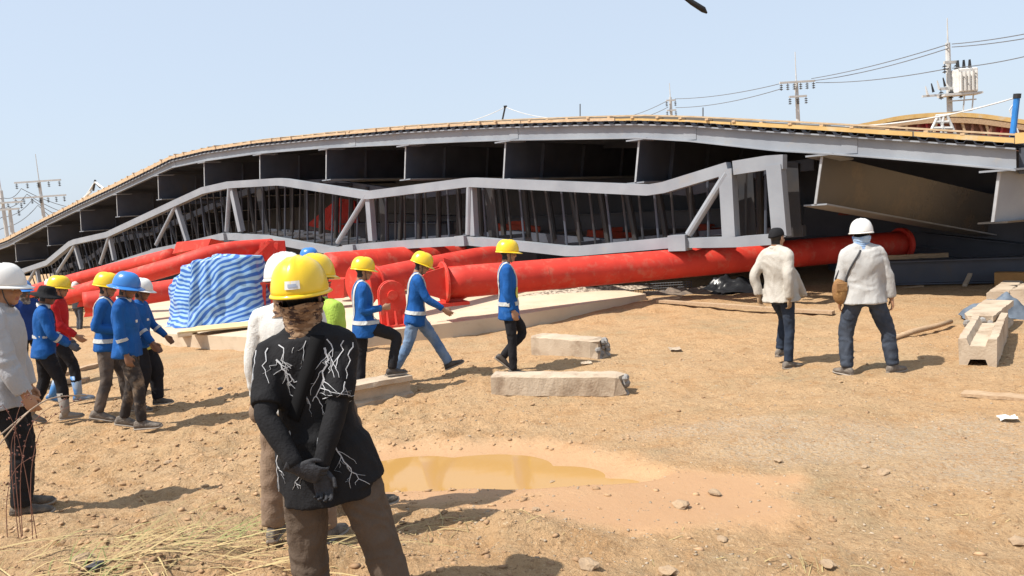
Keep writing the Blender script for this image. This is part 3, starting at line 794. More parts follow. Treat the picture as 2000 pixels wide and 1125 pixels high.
# posts and ropes standing on the deck
bp = thing('blue_post', 'bright blue steel post standing on the deck at the right edge', 'post', tuple(dk(1977, 268, -.6)))
mm = MB(); mm.tube([dk(1977, 272, -.6), dk(1986, 192, -.6)], .045, 12); mm.build('post', mat('blue paint', (.03, .22, .62), .45), bp)
mm = MB(); mm.tube([dk(1986, 192, -.6), dk(1987, 183, -.6)], .055, 12); mm.build('cap', DARK, bp)
mm = MB(); q = dk(1977, 270, -.6); mm.box(q, (.22, .22, .02)); mm.build('base_plate', MATS['blue paint'], bp)
ROPE = mat('white rope', (.75, .75, .74), .8)
wire('white rope slanting from the blue post down to the deck', [dk(1985, 190, -.6), dk(1650, 247, -.6)], .014, .10, ROPE, 'rope', 'rope')
wire('white rope tail hanging from the blue post', [dk(1985, 196, -.6), dk(1972, 215, -.6), dk(1990, 262, -.6)], .012, .0, ROPE, 'rope', 'rope')
tm = thing('safety_line_post', 'thin dark leaning post on top of the middle of the deck', 'post', tuple(dk(980, 238, -.4)))
mm = MB(); mm.tube([dk(980, 240, -.4), dk(987, 207, -.4)], .02, 8); mm.build('post', DARK, tm)
mm = MB(); mm.box(dk(987, 208, -.4), (.08, .05, .04)); mm.build('clip', DARK, tm)
wire('thin white line sloping left from the dark leaning post', [dk(987, 209, -.4), dk(890, 243, -.4)], .008, .05, ROPE, 'rope', 'rope')
wire('thin white line sloping right from the dark leaning post', [dk(987, 209, -.4), dk(1080, 231, -.4)], .008, .05, ROPE, 'rope', 'rope')
for i, (x, y0, y1, lb) in enumerate(((1133, 232, 203, 'faint thin rod on the deck left of the slim pole'), (1373, 232, 210, 'faint thin rod on the deck right of the slim pole'))):
    mm = MB(); mm.tube([dk(x, y0, -3), dk(x, y1, -3)], .015, 6); tag(mm.build('thin_rod', WIRE), lb, 'rod')
# white tripod trestle beside the transformer pole
wt = thing('trestle', 'white lightweight trestle on the deck below the transformer pole', 'trestle', tuple(P(1838, 258, 20)))
for a_, b_ in (((1815, 262), (1832, 226)), ((1848, 262), (1832, 226)), ((1838, 262), (1843, 224)), ((1866, 262), (1850, 226)), ((1826, 238), (1852, 238)), ((1828, 226), (1856, 224)), ((1820, 250), (1860, 250))):
    mm = MB(); mm.tube([P(*a_, 20), P(*b_, 20)], .035, 8); mm.build('bar', WHITE, wt)
# scaffold stub on the deck at the left
st = thing('cable_clamp', 'small dark clamp with pale struts on the deck at upper left', 'clamp', tuple(dk(186, 382, -.5)))
for a_, b_, m_ in (((165, 388), (186, 356), WHITE), ((205, 370), (186, 356), WHITE), ((150, 398), (178, 374), WHITE), ((182, 372), (186, 352), DARK), ((186, 356), (196, 366), DARK)):
    mm = MB(); mm.tube([dk(*a_, -.5), dk(*b_, -.5)], .045, 8); mm.build('strut', m_, st)
# dark cable end hanging into the top of the picture
mm = MB(); mm.tube([P(1180, -330, 1.3), P(1270, -110, 1.3), P(1322, -18, 1.3), P(1352, 5, 1.3), P(1374, 19, 1.3), P(1381, 26, 1.3)], [.0037, .0037, .004, .0046, .005, .0012], 10)
tag(mm.build('cable_end', RUBBER, smooth=True), 'black cable end dangling into the very top of the picture', 'cable')

# ================================================================== CONCRETE PIECES ON THE DIRT
def isection(w, h, fl=.3, wb=.45):
    "H profile in (u, z), base at z=0"
    a = w / 2; b = w / 2 * wb; f1 = h * fl
    return [(-a, 0), (a, 0), (a, f1 * .7), (b, f1), (b, h - f1), (a, h - f1 * .7), (a, h), (-a, h), (-a, h - f1 * .7), (-b, h - f1), (-b, f1), (-a, f1 * .7)]
def rect(w, h, c=.02):
    a = w / 2
    return [(-a + c, 0), (a - c, 0), (a, c), (a, h - c), (a - c, h), (-a + c, h), (-a, h - c), (-a, c)]
def pile(label, a, b, sec, broken=(False, False), group=None, name='concrete_pile', m_=None, rollx=0.0, zoff=0.0, seed=1):
    a = Vector((a[0], a[1], gz(a[0], a[1]))); b = Vector((b[0], b[1], gz(b[0], b[1])))
    zmax = max(a.z, b.z); a.z = a.z - .03 + zoff; b.z = b.z - .03 + zoff
    t = thing(name, label, 'concrete beam', tuple((a + b) / 2), 0, group)
    tt = (b - a).normalized(); sd = Vector((tt.y, -tt.x, 0)).normalized(); u2 = sd.cross(tt)
    if u2.z < 0: u2 = -u2
    rr = Matrix.Rotation(rollx, 3, tt)
    L = (b - a).length; n = max(4, int(L / .08)); rings = []; rs = random.Random(seed)
    for i in range(n + 1):
        s_ = L * i / n; ring = []
        for (u, z) in sec:
            k = 1.0; e = 0.0
            q = a + tt * s_ + rr @ (sd * u + u2 * z)
            q += Vector((rs.uniform(-1, 1), rs.uniform(-1, 1), rs.uniform(-1, 1))) * .006
            ring.append(q)
        rings.append(ring)
    for end, br in zip((0, -1), broken):
        if br:
            c = sum(rings[end], Vector()) / len(sec)
            for j, q in enumerate(rings[end]):
                rings[end][j] = c + (q - c) * rs.uniform(.72, .95) + tt * rs.uniform(-.05, .05)
            nxt = 1 if end == 0 else -2
            for j, q in enumerate(rings[nxt]): rings[nxt][j] = q + tt * rs.uniform(-.02, .02)
    mm = MB(); mm.loft(rings); o = mm.build('beam', m_ or CONC, t)
    for end, br, sg in zip((0, -1), broken, (-1, 1)):
        if br:
            c = sum(rings[end], Vector()) / len(sec); br_o = MB()
            W_ = max(u for u, z in sec) * 1.7; H_ = max(z for u, z in sec) * .8
            for k in range(16):
                q = c + tt * sg * rs.uniform(-.03, .05) + sd * rs.uniform(-.5, .5) * W_ + u2 * rs.uniform(-.48, .48) * H_
                br_o.ellipsoid(q, (rs.uniform(.025, .06),) * 3, None, 6, 4)
            br_o.build('broken_end', CONC_G, t)
    return t
a = G(966, 772); b = G(1205, 776)
pile('pale concrete pile with a shattered right end, lying nearest in the middle', (a.x, a.y + .14), (b.x + .1, b.y + .16), rect(.26, .25), (False, True), seed=3)
a = G(1052, 694); b = G(1178, 702)
pile('short concrete pile with a grey broken end, behind the shattered one', (a.x, a.y + .17), (b.x, b.y + .17), rect(.30, .30), (False, True), seed=5)
c = G(1150, 700); mm = MB(); tt_ = Vector((b.x - a.x, b.y - a.y, 0)).normalized()
a = G(725, 795); b = G(797, 778)
pile('short concrete I-beam used as a step, beside the man in the black shirt', (a.x - .35, a.y + .05), (b.x - .02, b.y + .2), isection(.30, .27), seed=8)
a = G(1872, 712); b = G(1912, 640, .1)
pile('H-shaped concrete pile pointing at the camera, nearest at the right', (a.x, a.y), (b.x - .05, b.y), isection(.30, .36, .30, .5), seed=9, rollx=math.pi / 2, zoff=.17)
a = G(1912, 662); b = G(1952, 618, .1)
pile('concrete pile lying behind the H-shaped one at the right', (a.x, a.y), (b.x, b.y), isection(.34, .34, .3, .6), (True, False), seed=10)
a = G(1962, 604); b = G(1990, 566, .1); pile('concrete pile stub at the right edge behind the cloth, left one', (a.x - .1, a.y), (b.x - .1, b.y), rect(.30, .30), seed=12)
a = G(1995, 606); b = G(2030, 566, .1); pile('concrete pile stub cut by the right edge behind the cloth', (a.x + .05, a.y), (b.x + .1, b.y), rect(.36, .34), seed=13)
def board(label, a, b, w, th, m_=WOOD, z0=0.0, z1=0.0, name='plank', cat='plank'):
    A = Vector((a.x, a.y, max(a.z, gz(a.x, a.y)) + th / 2 + z0)); B = Vector((b.x, b.y, max(b.z, gz(b.x, b.y)) + th / 2 + z1))
    d = (B - A); n = 5; mm = MB(); sd = Vector((d.y, -d.x, 0)).normalized() * (w / 2); rings = []
    for i in range(n + 1):
        p = A + d * (i / n) + Vector((0, 0, random.uniform(-.006, .006))); k = random.uniform(.94, 1.0)
        rings.append([p - sd * k - upv * th / 2, p + sd * k - upv * th / 2, p + sd * k + upv * th / 2, p - sd * k + upv * th / 2])
    mm.loft(rings); return tag(mm.build(name, m_), label, cat)
board('pale plank lying at the right edge of the dirt', G(1880, 772), G(2030, 782), .16, .03)
board('long thin plank lying across the dirt behind the two right men', G(1285, 592), G(1628, 616), .14, .05, WOOD, .02, .02)
board('short plank in the shade below the main red pipe, right', G(1180, 590), G(1330, 583), .2, .04)
board('plank lying in the dirt behind the left group of workers', G(118, 735), G(190, 716), .16, .06)
board('second plank in the dirt behind the left group, nearer', G(100, 752), G(172, 745), .14, .06)
board('thin plank on the shaded ground below the dark beam, right', G(1700, 572), G(1800, 560), .12, .03)
board('timber baulk lying on top of the dark beam at the right', P(1712, 508, 15.6), P(1850, 502, 15.6), .1, .09)
board('orange timber at the right edge in front of the dark beam', G(1944, 557), G(2080, 556), .2, .24, mat('orange timber', (.52, .27, .09), .7))
board('leaning offcut propped against the dark beam', G(1884, 560), P(1895, 537, 14.6), .08, .04, CONC)
# stick propped on a stone
mm = MB(); q0 = G(1735, 664, .05); q1 = G(1858, 628, .10)
mm.tube([q0, q0.lerp(q1, .4) + Vector((0, .02, .01)), q0.lerp(q1, .75), q1], [.035, .04, .036, .03], 8)
tag(mm.build('wooden_stick', WOOD, smooth=True), 'round wooden stick lying beside the white hatted man', 'stick')
# plywood sheet leaning on the slab edge
a = G(350, 652, SLAB_Z + .10); b = G(522, 636, SLAB_Z + .03); c2 = G(505, 628, SLAB_Z + .03); d2 = G(385, 640, SLAB_Z + .1)
mm = MB(); mm.prism([a, b, c2, d2], (0, 0, .03)); tag(mm.build('plywood_sheet', mat('pale yellow plywood', (.74, .58, .30), .7, col2=(.66, .50, .26), scale=4)), 'pale yellow plywood sheet lying on the slab in front of the tarp', 'plywood')
for k, (x, y, lb) in enumerate(((362, 655, 'left concrete block under the plywood sheet'), (500, 652, 'right concrete block under the plywood sheet'))):
    q = G(x, y, SLAB_Z); mm = MB(); mm.box((q.x, q.y + .1, SLAB_Z + .02), (.3, .22, .10)); tag(mm.build('concrete_block', CONC, bevel=.012), lb, 'block')

# ================================================================== BLUE STRIPED TARP OVER A MACHINE
def tarp():
    front = {}
    d0 = 15.1
    c = G(400, 636, SLAB_Z)
    t = thing('tarp_covered_machine', 'boxy machine under a blue and white striped tarp on the slab', 'tarp', (c.x, c.y + .7, SLAB_Z))
    cx, cy = c.x, c.y + .72
    # footprint (rounded quad, counted anticlockwise), with the near corner left of centre
    foot = [(-1.06, .15), (-.46, -.74), (.10, -.66), (.98, -.42), (1.02, .45), (.1, .75), (-.86, .6)]
    top = [(-.98, .12, .80), (-.40, -.46, 1.22), (.12, -.48, 1.37), (.92, -.36, 1.37), (.94, .3, 1.32), (.1, .45, 1.34), (-.5, .35, 1.20)]
    n = len(foot); NU, NV = 140, 70
    cf = cr(foot + [foot[0]], 20)[:-1]; ct = cr(top + [top[0]], 20)[:-1]
    V = np.zeros((NV, len(cf), 3)); Sx = np.zeros((NV, len(cf)))
    for j in range(len(cf)):
        f = np.array(cf[j]); tp_ = np.array(ct[j])
        for i in range(NV):
            q = i / (NV - 1)
            if q < .72:                      # sides
                h = q / .72; k = h ** 1.7
                xy = f * (1 - k) * (1 + .10 * max(0, 1 - h * 5)) + tp_[:2] * k; z = tp_[2] * (h ** .92)
                z = z * .97
            else:                            # closing over the top
                h = (q - .72) / .28; ce = np.array([.10, .05]); xy = tp_[:2] * (1 - h) + ce * h
                z = tp_[2] * .97 + .05 * math.sin(h * math.pi / 2)
            V[i, j] = (xy[0], xy[1], z)
    flat = V.reshape(-1, 3)
    # folds run down and across
    nrm = flat.copy(); nrm[:, 2] *= .4; nrm /= (np.linalg.norm(nrm, axis=1)[:, None] + 1e-6)
    ang = np.arctan2(flat[:, 1], flat[:, 0])
    fold = .05 * fbm(np.stack([ang * 3.2, flat[:, 2] * 1.2, ang * 0], 1), 3) + .022 * (1 - np.abs(noise3(np.stack([ang * 2.2 + flat[:, 2] * 2.2, flat[:, 2] * 3, ang * 0 + 4], 1)))) + .03 * noise3(flat * 4.5)
    flat = flat + nrm * fold[:, None]
    flat[:, 2] = np.maximum(flat[:, 2], .004)
    # stripe phase: level on the left face, curving diagonals on the right face
    lx = flat[:, 0]; lz = flat[:, 2]
    left = sstep(-.05, -.42, lx + .15 * (lz - .7))
    diag = lz * .72 - lx * .55 + .22 * (lx - .2) ** 2 + .10 * noise3(flat * 1.6)
    level = lz + .12 * lx + .06 * noise3(flat * 2.2 + 3)
    ph = np.where(lx < -.24 + .1 * (lz - .6), level + .12, diag + .2)
    ph = ph + .018 * noise3(flat * 6)
    m0, m1 = NV, len(cf)
    idx = np.arange(m0 * m1).reshape(m0, m1); nxt = np.roll(idx, -1, 1)
    f = np.stack([idx[:-1], nxt[:-1], nxt[1:], idx[1:]], -1).reshape(-1, 4)
    TM = bpy.data.materials.new('striped tarp'); TM.use_nodes = True; nt = TM.node_tree; N = nt.nodes; Lk = nt.links
    at = N.new('ShaderNodeAttribute'); at.attribute_name = 'stripe'
    ma = N.new('ShaderNodeMath'); ma.operation = 'MULTIPLY'; ma.inputs[1].default_value = 2 * math.pi / .088; Lk.new(at.outputs['Fac'], ma.inputs[0])
    si = N.new('ShaderNodeMath'); si.operation = 'SINE'; Lk.new(ma.outputs[0], si.inputs[0])
    rp = N.new('ShaderNodeValToRGB'); rp.color_ramp.elements[0].position = .38; rp.color_ramp.elements[1].position = .62
    rp.color_ramp.elements[0].color = (.022, .105, .38, 1); rp.color_ramp.elements[1].color = (.26, .42, .60, 1)
    mr_ = N.new('ShaderNodeMapRange'); mr_.inputs[1].default_value = -1; mr_.inputs[2].default_value = 1; Lk.new(si.outputs[0], mr_.inputs[0]); Lk.new(mr_.outputs[0], rp.inputs['Fac'])
    b = N['Principled BSDF']; Lk.new(rp.outputs['Color'], b.inputs['Base Color']); b.inputs['Roughness'].default_value = .42
    me = np_mesh('tarp', flat + np.array([cx - c.x, cy - (c.y + .7), 0]), f, TM)
    a = me.attributes.new('stripe', 'FLOAT', 'POINT'); a.data.foreach_set('value', ph.astype(np.float32))
    link_mesh('tarp', me, t)
    # torn opening with the load showing and the loose hem on the slab
    q = G(432, 622, SLAB_Z)
    mm = MB(); q2 = q + Vector((0, -.10, 0)); mm.prism([q2 + Vector((-.10, 0, .02)), q2 + Vector((.24, .04, .01)), q2 + Vector((-.08, .06, .40))], (0, .35, 0)); mm.build('opening', mat('load seen in the opening', (.30, .22, .17), .9), t)
    hem = MB(); rings = []
    for i in range(25):
        u = i / 24; p = G(325 + 185 * u, 638 - 10 * u, SLAB_Z); w = .10 + .05 * math.sin(u * 17)
        rings.append([p + Vector((0, -.05 - w * .5, .006)), p + Vector((0, 0, .02 + .015 * math.sin(u * 40))), p + Vector((0, .14, .03)), p + Vector((0, .14, .004))])
    hem.loft(rings); hem.build('loose_hem', mat('pale tarp hem', (.55, .66, .78), .5, col2=(.16, .34, .66), scale=7, mix=(.45, .55)), t, smooth=True)
    mm = MB(); mm.ellipsoid(G(458, 626, SLAB_Z) + Vector((0, 0, .08)), (.14, .1, .09)); o = mm.build('plastic_bag', WHITE, t, smooth=True)
tarp()

# draped grey cloth on the pile stubs at the right
def heap(name, label, cat, c, rx, ry, h, m_, seed, n=40, fs=3.0):
    u = np.linspace(-1, 1, n); X, Y = np.meshgrid(u, u); r = np.sqrt(X * X + Y * Y)
    X2 = X * rx; Y2 = Y * ry; q = np.stack([X.ravel() * fs, Y.ravel() * fs, np.full(X.size, seed * 3.1)], 1)
    lim = (1 - .22 * noise3(np.stack([np.arctan2(Y, X).ravel(), r.ravel() * 0, r.ravel() * 0 + seed], 1) * 1.7)).reshape(r.shape)
    Z = h * np.clip(1 - (r / lim) ** 2.2, -.15, 1) * (.7 + .5 * fbm(q, 3).reshape(r.shape)) + .25 * h * np.abs(noise3(q * 1.9)).reshape(r.shape) * np.clip(1.1 - r, 0, 1)
    v = np.stack([X2.ravel(), Y2.ravel(), np.maximum(Z.ravel(), -.06)], 1)
    i = (np.arange(n - 1)[:, None] * n + np.arange(n - 1)[None, :])
    keep = (r[:-1, :-1] < 1.0); i = i[keep]
    o = link_mesh(name, np_mesh(name, v, np.stack([i, i + 1, i + n + 1, i + n], 1), m_), None, tuple(c)); return tag(o, label, cat)
CLOTH = mat('blue grey cloth', (.15, .185, .23), .8, col2=(.085, .105, .135), scale=4, bump=.3, bscale=16)
q = G(1968, 622); heap('discarded_cloth', 'crumpled blue-grey cloth draped over the concrete piles at the right edge', 'cloth', (q.x, q.y + .2, gz(q.x, q.y)), .55, .35, .36, CLOTH, 4, 48, 1.7)
BLACKP = mat('black plastic sheet', (.025, .026, .03), .32)
q = G(1430, 574, 0); heap('plastic_sheet', 'crumpled black plastic sheet on the dirt below the main red pipe', 'plastic sheet', (q.x, q.y + .3, 0), 1.0, .5, .32, BLACKP, 6)
q = G(1330, 583, 0); heap('debris_heap', 'low dirt and debris heap at the slab corner under the pipe', 'debris', (q.x, q.y + .3, 0), 1.2, .5, .22, mat('debris dirt', (.26, .20, .15), .95, col2=(.15, .12, .10), scale=9, bump=.8), 8)
q = G(1160, 566, SLAB_Z); heap('rubble_heap', 'pale rubble strip on the slab below the main red pipe', 'rubble', (q.x - .2, q.y - .05, SLAB_Z - .02), 1.6, .3, .10, mat('pale rubble', (.55, .46, .36), .95, col2=(.22, .17, .13), scale=16, mix=(.45, .55), bump=.9), 9)
# welded wire mesh panel under the pipe
q0 = G(1228, 578, 0); q1 = G(1352, 572, 0)
wm = thing('wire_mesh_panel', 'small upright welded wire mesh panel under the main red pipe', 'wire mesh', tuple(q0))
mm = MB()
for i in range(26):
    p = q0.lerp(q1, i / 25); mm.tube([p, p + Vector((0, .02, .26))], .006, 4)
mm.build('vertical_wires', WIRE, wm, recalc=False)
mm = MB()
for k in range(5): mm.tube([q0 + upv * (.03 + .055 * k), q1 + upv * (.03 + .055 * k)], .006, 4)
mm.build('horizontal_wires', WIRE, wm, recalc=False)
# bits of rubbish
def scrap(label, px, py, w, h_, m_=WHITE, name='paper_scrap'):
    q = G(px, py); mm = MB(); a_ = random.uniform(-.5, .5); rot = Matrix.Rotation(a_, 3, 'Z') @ Matrix.Rotation(.12, 3, 'X')
    n = 4; vs = []; fs = []
    for i in range(n + 1):
        for j in range(n + 1):
            vs.append(q + rot @ Vector(((i / n - .5) * w, (j / n - .5) * h_, .03 + random.uniform(-.012, .012))))
    for i in range(n):
        for j in range(n): fs.append((i * (n + 1) + j, i * (n + 1) + j + 1, (i + 1) * (n + 1) + j + 1, (i + 1) * (n + 1) + j))
    mm.add(vs, fs); return tag(mm.build(name, m_), label, 'litter')
scrap('white styrofoam scrap on the dirt at the right edge', 1968, 822, .14, .10)
scrap('flat pale stone chip on the dirt right of the piles', 1318, 684, .16, .14, CONC)
scrap('pale scrap on the dirt left of the piles', 1145, 712, .14, .08, CONC)
# stones one can pick out
STONE = mat('dusty stone', (.42, .30, .19), .95, col2=(.31, .215, .135), scale=9, bump=.5)
stones = [(1047, 997, 0.025, 'small pale stone at the near shore of the puddle'), (1078, 943, 0.022, 'small stone poking out of the puddle'), (1330, 990, 0.050, 'flat clod at the right tip of the puddle'), (1725, 925, 0.040, 'roundish stone on the gravel patch at the right'), (1690, 913, 0.025, 'small pale stone left of the roundish gravel stone'),
          (1520, 902, 0.030, 'pale stone at the left end of the gravel patch'), (1617, 1105, 0.040, 'grey stone at the bottom edge, right of centre'), (1150, 1108, 0.050, 'long clod at the bottom edge below the puddle'), (1395, 965, 0.040, 'brown clod right of the puddle'), (1990, 1062, 0.045, 'pale stone at the lower right edge'),
          (1305, 1118, 0.040, 'stone at the bottom edge, left of the grey one'), (1410, 1055, 0.030, 'muddy clod on the wet mud'), (620, 1000, 0.040, 'clod behind the legs of the black shirted man'), (160, 1098, 0.050, 'dark stone among the dry grass, left'), (188, 1108, 0.040, 'second dark stone among the dry grass'), (430, 760, 0.035, 'clod between the left group and the black shirted man'), (330, 905, 0.035, 'clod in the shadow of the leftmost man'), (1830, 640, 0.035, 'stone by the end of the stick')]
for i, (x, y, r_, lb) in enumerate(stones):
    q = G(x, y); rs = random.Random(i); bm = bmesh.new(); bmesh.ops.create_icosphere(bm, subdivisions=2, radius=1.0)
    for v in bm.verts:
        k = 1 + .45 * float(noise3(np.array([[v.co.x * 1.4 + i * 7, v.co.y * 1.4, v.co.z * 1.4]]))[0]); v.co = Vector((v.co.x * r_ * rs.uniform(1.0, 1.05) * 1.25 * k, v.co.y * r_ * k, v.co.z * r_ * .5 * k))
    me = bpy.data.meshes.new('stone'); bm.to_mesh(me); bm.free(); me.materials.append(STONE if i not in (14, 15) else mat('dark stone', (.10, .095, .10), .9))
    o = link_mesh('stone', me, None, (q.x, q.y, q.z + r_ * .28), (0, 0, rs.uniform(0, 6))); tag(o, lb, 'stone', 'loose stones on the dirt')
# ================================================================== PEOPLE
SKIN = mat('skin tan', (.42, .235, .145), .55, col2=(.37, .195, .115), scale=9, spec=.35)
SKIN_D = mat('skin brown', (.25, .13, .08), .55, col2=(.21, .105, .06), scale=9, spec=.35)
LIP = mat('lips', (.36, .14, .11), .5)
EYE_W = mat('eye white', (.7, .68, .65), .3)
EYE_D = mat('eye dark', (.02, .014, .01), .2)
HAIR = mat('black hair', (.014, .012, .011), .55)
def cloth(name, c, c2=None, sc=5, rough=.88, **k): return mat(name, c, rough, col2=c2 or tuple(x * .72 for x in c), scale=sc, bump=.22, bscale=95, spec=.2, folds=.24, **k)
BLUE = cloth('royal blue knit', (.014, .105, .36), (.010, .078, .28), 4, col3=(.04, .14, .38), scale3=7, thr3=(.58, .75))
NAVY = cloth('navy work shirt', (.016, .05, .22))
BLACKC = cloth('black cotton', (.016, .016, .018))
BLACKT = cloth('black trousers', (.020, .020, .024), col3=(.09, .07, .055), scale3=5, thr3=(.6, .8))
JEANS = cloth('mid blue denim', (.11, .19, .33), (.20, .28, .40), 9)
JEANS_D = cloth('dark denim', (.034, .044, .064), (.062, .074, .098), 8)
JEANS_N = cloth('navy denim', (.022, .032, .054), (.034, .046, .07), 9)
KHAKI = cloth('olive brown work trousers', (.135, .10, .075), (.10, .072, .052), 5)
TAN = cloth('dusty tan trousers', (.30, .215, .15), (.22, .15, .105), 5)
LGREY = cloth('pale grey shirt', (.44, .45, .475), (.37, .38, .40), 3)
CREAM = cloth('off white jacket', (.53, .50, .45), (.45, .42, .37), 3, col3=(.40, .35, .29), scale3=6, thr3=(.6, .8))
WHITEC = cloth('white cotton', (.72, .71, .68), (.62, .61, .58), 4)
REDC = cloth('red jersey', (.52, .020, .022), (.40, .016, .018), 4)
LIME = cloth('lime green vest', (.42, .60, .10), (.36, .52, .08), 4)
DGREY = cloth('dark grey vest', (.06, .065, .075))
MUDDY = cloth('muddy trousers', (.030, .026, .026), (.055, .045, .04), 7, col3=(.26, .19, .13), scale3=6, thr3=(.50, .66))
SHOE_D = mat('dusty dark shoe', (.07, .062, .056), .85, col2=(.17, .135, .10), scale=20, bump=.5, bscale=60)
SHOE_G = mat('grey dusty shoe', (.24, .205, .17), .9, col2=(.12, .10, .085), scale=22, bump=.5, bscale=60)
SHOE_B = mat('blue rubber boot', (.05, .20, .48), .45, col2=(.30, .34, .38), scale=6, mix=(.45, .6))
SHOE_K = mat('black shoe', (.03, .028, .028), .6, col2=(.10, .08, .065), scale=9)
SOLE = mat('shoe sole', (.34, .29, .24), .85)
HARN = mat('grey white webbing', (.56, .57, .55), .75, col2=(.45, .46, .45), scale=20)
HARN_Y = mat('yellow webbing', (.62, .60, .12), .7)
GAITER_C = mat('camouflage neck gaiter', (.20, .115, .062), .9, col2=(.34, .22, .13), scale=18, mix=(.47, .53), col3=(.055, .03, .022), scale3=22, thr3=(.52, .56), bump=.25, bscale=60, stretch=(1, 1, 2.2))
GAITER_B = mat('pale blue neck scarf', (.42, .56, .72), .9, col2=(.20, .34, .60), scale=16, mix=(.42, .6), bump=.3, bscale=40)
def shell(name, c): return mat(name, c, .32, col2=tuple(x * .92 for x in c), scale=4, spec=.5, coat=.25, col3=tuple(x * .66 + .05 for x in c), scale3=9, thr3=(.66, .85))
YEL = shell('yellow helmet shell', (.88, .60, .015)); WHT = shell('white helmet shell', (.80, .79, .76)); BLU = shell('blue helmet shell', (.035, .20, .58))
GLOVE = mat('black knit glove', (.020, .020, .023), .8, col2=(.035, .035, .04), scale=60, bump=.3, bscale=140)
GLOVE_G = mat('grey work glove', (.16, .17, .19), .85, col2=(.10, .105, .12), scale=30)
STRAPK = mat('black webbing', (.035, .036, .04), .7, col2=(.05, .05, .055), scale=80)
STRAPB = mat('dull black strap', (.012, .012, .013), .95, spec=.1)
LABEL_M = mat('white sticker', (.75, .74, .72), .5)
BOLT_M = mat('white lightning print', (.60, .61, .63), .85)

def vec(a): return Vector(a).normalized()
def remesh_many(items):
    "items: list of (MB, voxel, smooth iterations) -> list of (co, normals, faces)"
    tmp = []
    for mb_, vx, it in items:
        me = mb_.data('tmp'); bm = bmesh.new(); bm.from_mesh(me); bmesh.ops.recalc_face_normals(bm, faces=bm.faces); bm.to_mesh(me); bm.free()
        o = bpy.data.objects.new('tmp', me); COL.objects.link(o)
        r = o.modifiers.new('r', 'REMESH'); r.mode = 'VOXEL'; r.voxel_size = vx
        if it: s_ = o.modifiers.new('s', 'SMOOTH'); s_.iterations = it; s_.factor = .5
        tmp.append(o)
    dg = bpy.context.evaluated_depsgraph_get(); out = []
    for o in tmp:
        e = o.evaluated_get(dg); me = bpy.data.meshes.new_from_object(e, depsgraph=dg)
        out.append(me)
    for o in tmp:
        m_ = o.data; bpy.data.objects.remove(o); bpy.data.meshes.remove(m_)
    return out
def wrinkle(me, amp, fr=(6, 6, 5), seed=0, ridge=.6):
    n = len(me.vertices); co = np.empty(n * 3, np.float32); me.vertices.foreach_get('co', co); co = co.reshape(-1, 3).astype(float)
    no = np.empty(n * 3, np.float32); me.vertex_normals.foreach_get('vector', no); no = no.reshape(-1, 3)
    q = co * np.array(fr) + seed * 3.7
    w = noise3(q * .5 + 20) * 3.0
    q2 = q + np.stack([w * .3, w * .3, w * .5], 1)
    d_ = (1 - ridge) * fbm(q2, 2) + ridge * (.45 - np.abs(noise3(q2 * 1.1 + 7)) * 1.6)
    co = co + no * (d_ * amp)[:, None]
    me.vertices.foreach_set('co', co.astype(np.float32).ravel()); me.update()
    me.polygons.foreach_set('use_smooth', np.ones(len(me.polygons), bool))
    return co
def put(name, me, m_, parent):
    me.name = name
    if not isinstance(m_, list): me.materials.clear(); me.materials.append(m_)
    me.polygons.foreach_set('use_smooth', np.ones(len(me.polygons), bool))
    return link_mesh(name, me, parent)

def hand(mb_, wrist, d, nrm, thumb, s, curl=(25, 35, 25), spread=.0, thumb_close=.4):
    "palm and five fingers; d towards the fingers, nrm out of the palm, thumb side vector"
    d = vec(d); nrm = Vector(nrm); nrm = (nrm - d * nrm.dot(d)).normalized(); th = d.cross(nrm).normalized()
    if th.dot(Vector(thumb)) < 0: th = -th
    w = Vector(wrist)
    mb_.tube([w - d * .05 * s, w, w + d * .03 * s, w + d * .065 * s, w + d * .092 * s], [(.028 * s, .023 * s), (.029 * s, .021 * s), (.038 * s, .019 * s), (.042 * s, .016 * s), (.040 * s, .012 * s)], 12, up=th)
    for k, (o, L, r_) in enumerate(((.030, .070, .0092), (.0105, .078, .0096), (-.0105, .072, .0090), (-.029, .056, .0080))):
        p = w + (d * .086 + th * o) * s; a = d.copy(); pts_ = [p - d * .02 * s, p]; rr = [r_ * s, r_ * s]
        a = (a + th * (spread * o * 8)).normalized()
        for j, seg in enumerate((.45, .30, .25)):
            a = Matrix.Rotation(R(curl[j] * (1 + .12 * k)), 3, d.cross(nrm)) @ a
            p = p + a * L * seg * s; pts_.append(p); rr.append(r_ * s * (1 - .13 * (j + 1)))
        mb_.tube(pts_, rr, 8)
    p = w + (d * .018 + th * .026) * s; a = (d * .75 + th * (.75 - thumb_close * .5) + nrm * thumb_close).normalized(); q = p + a * .042 * s
    a2 = (d * .95 + th * (.25 - thumb_close * .5) + nrm * thumb_close).normalized(); e = q + a2 * .034 * s
    mb_.tube([p - a * .01 * s, p + a * .01 * s, q, e], [.013 * s, .0135 * s, .0105 * s, .0080 * s], 8)

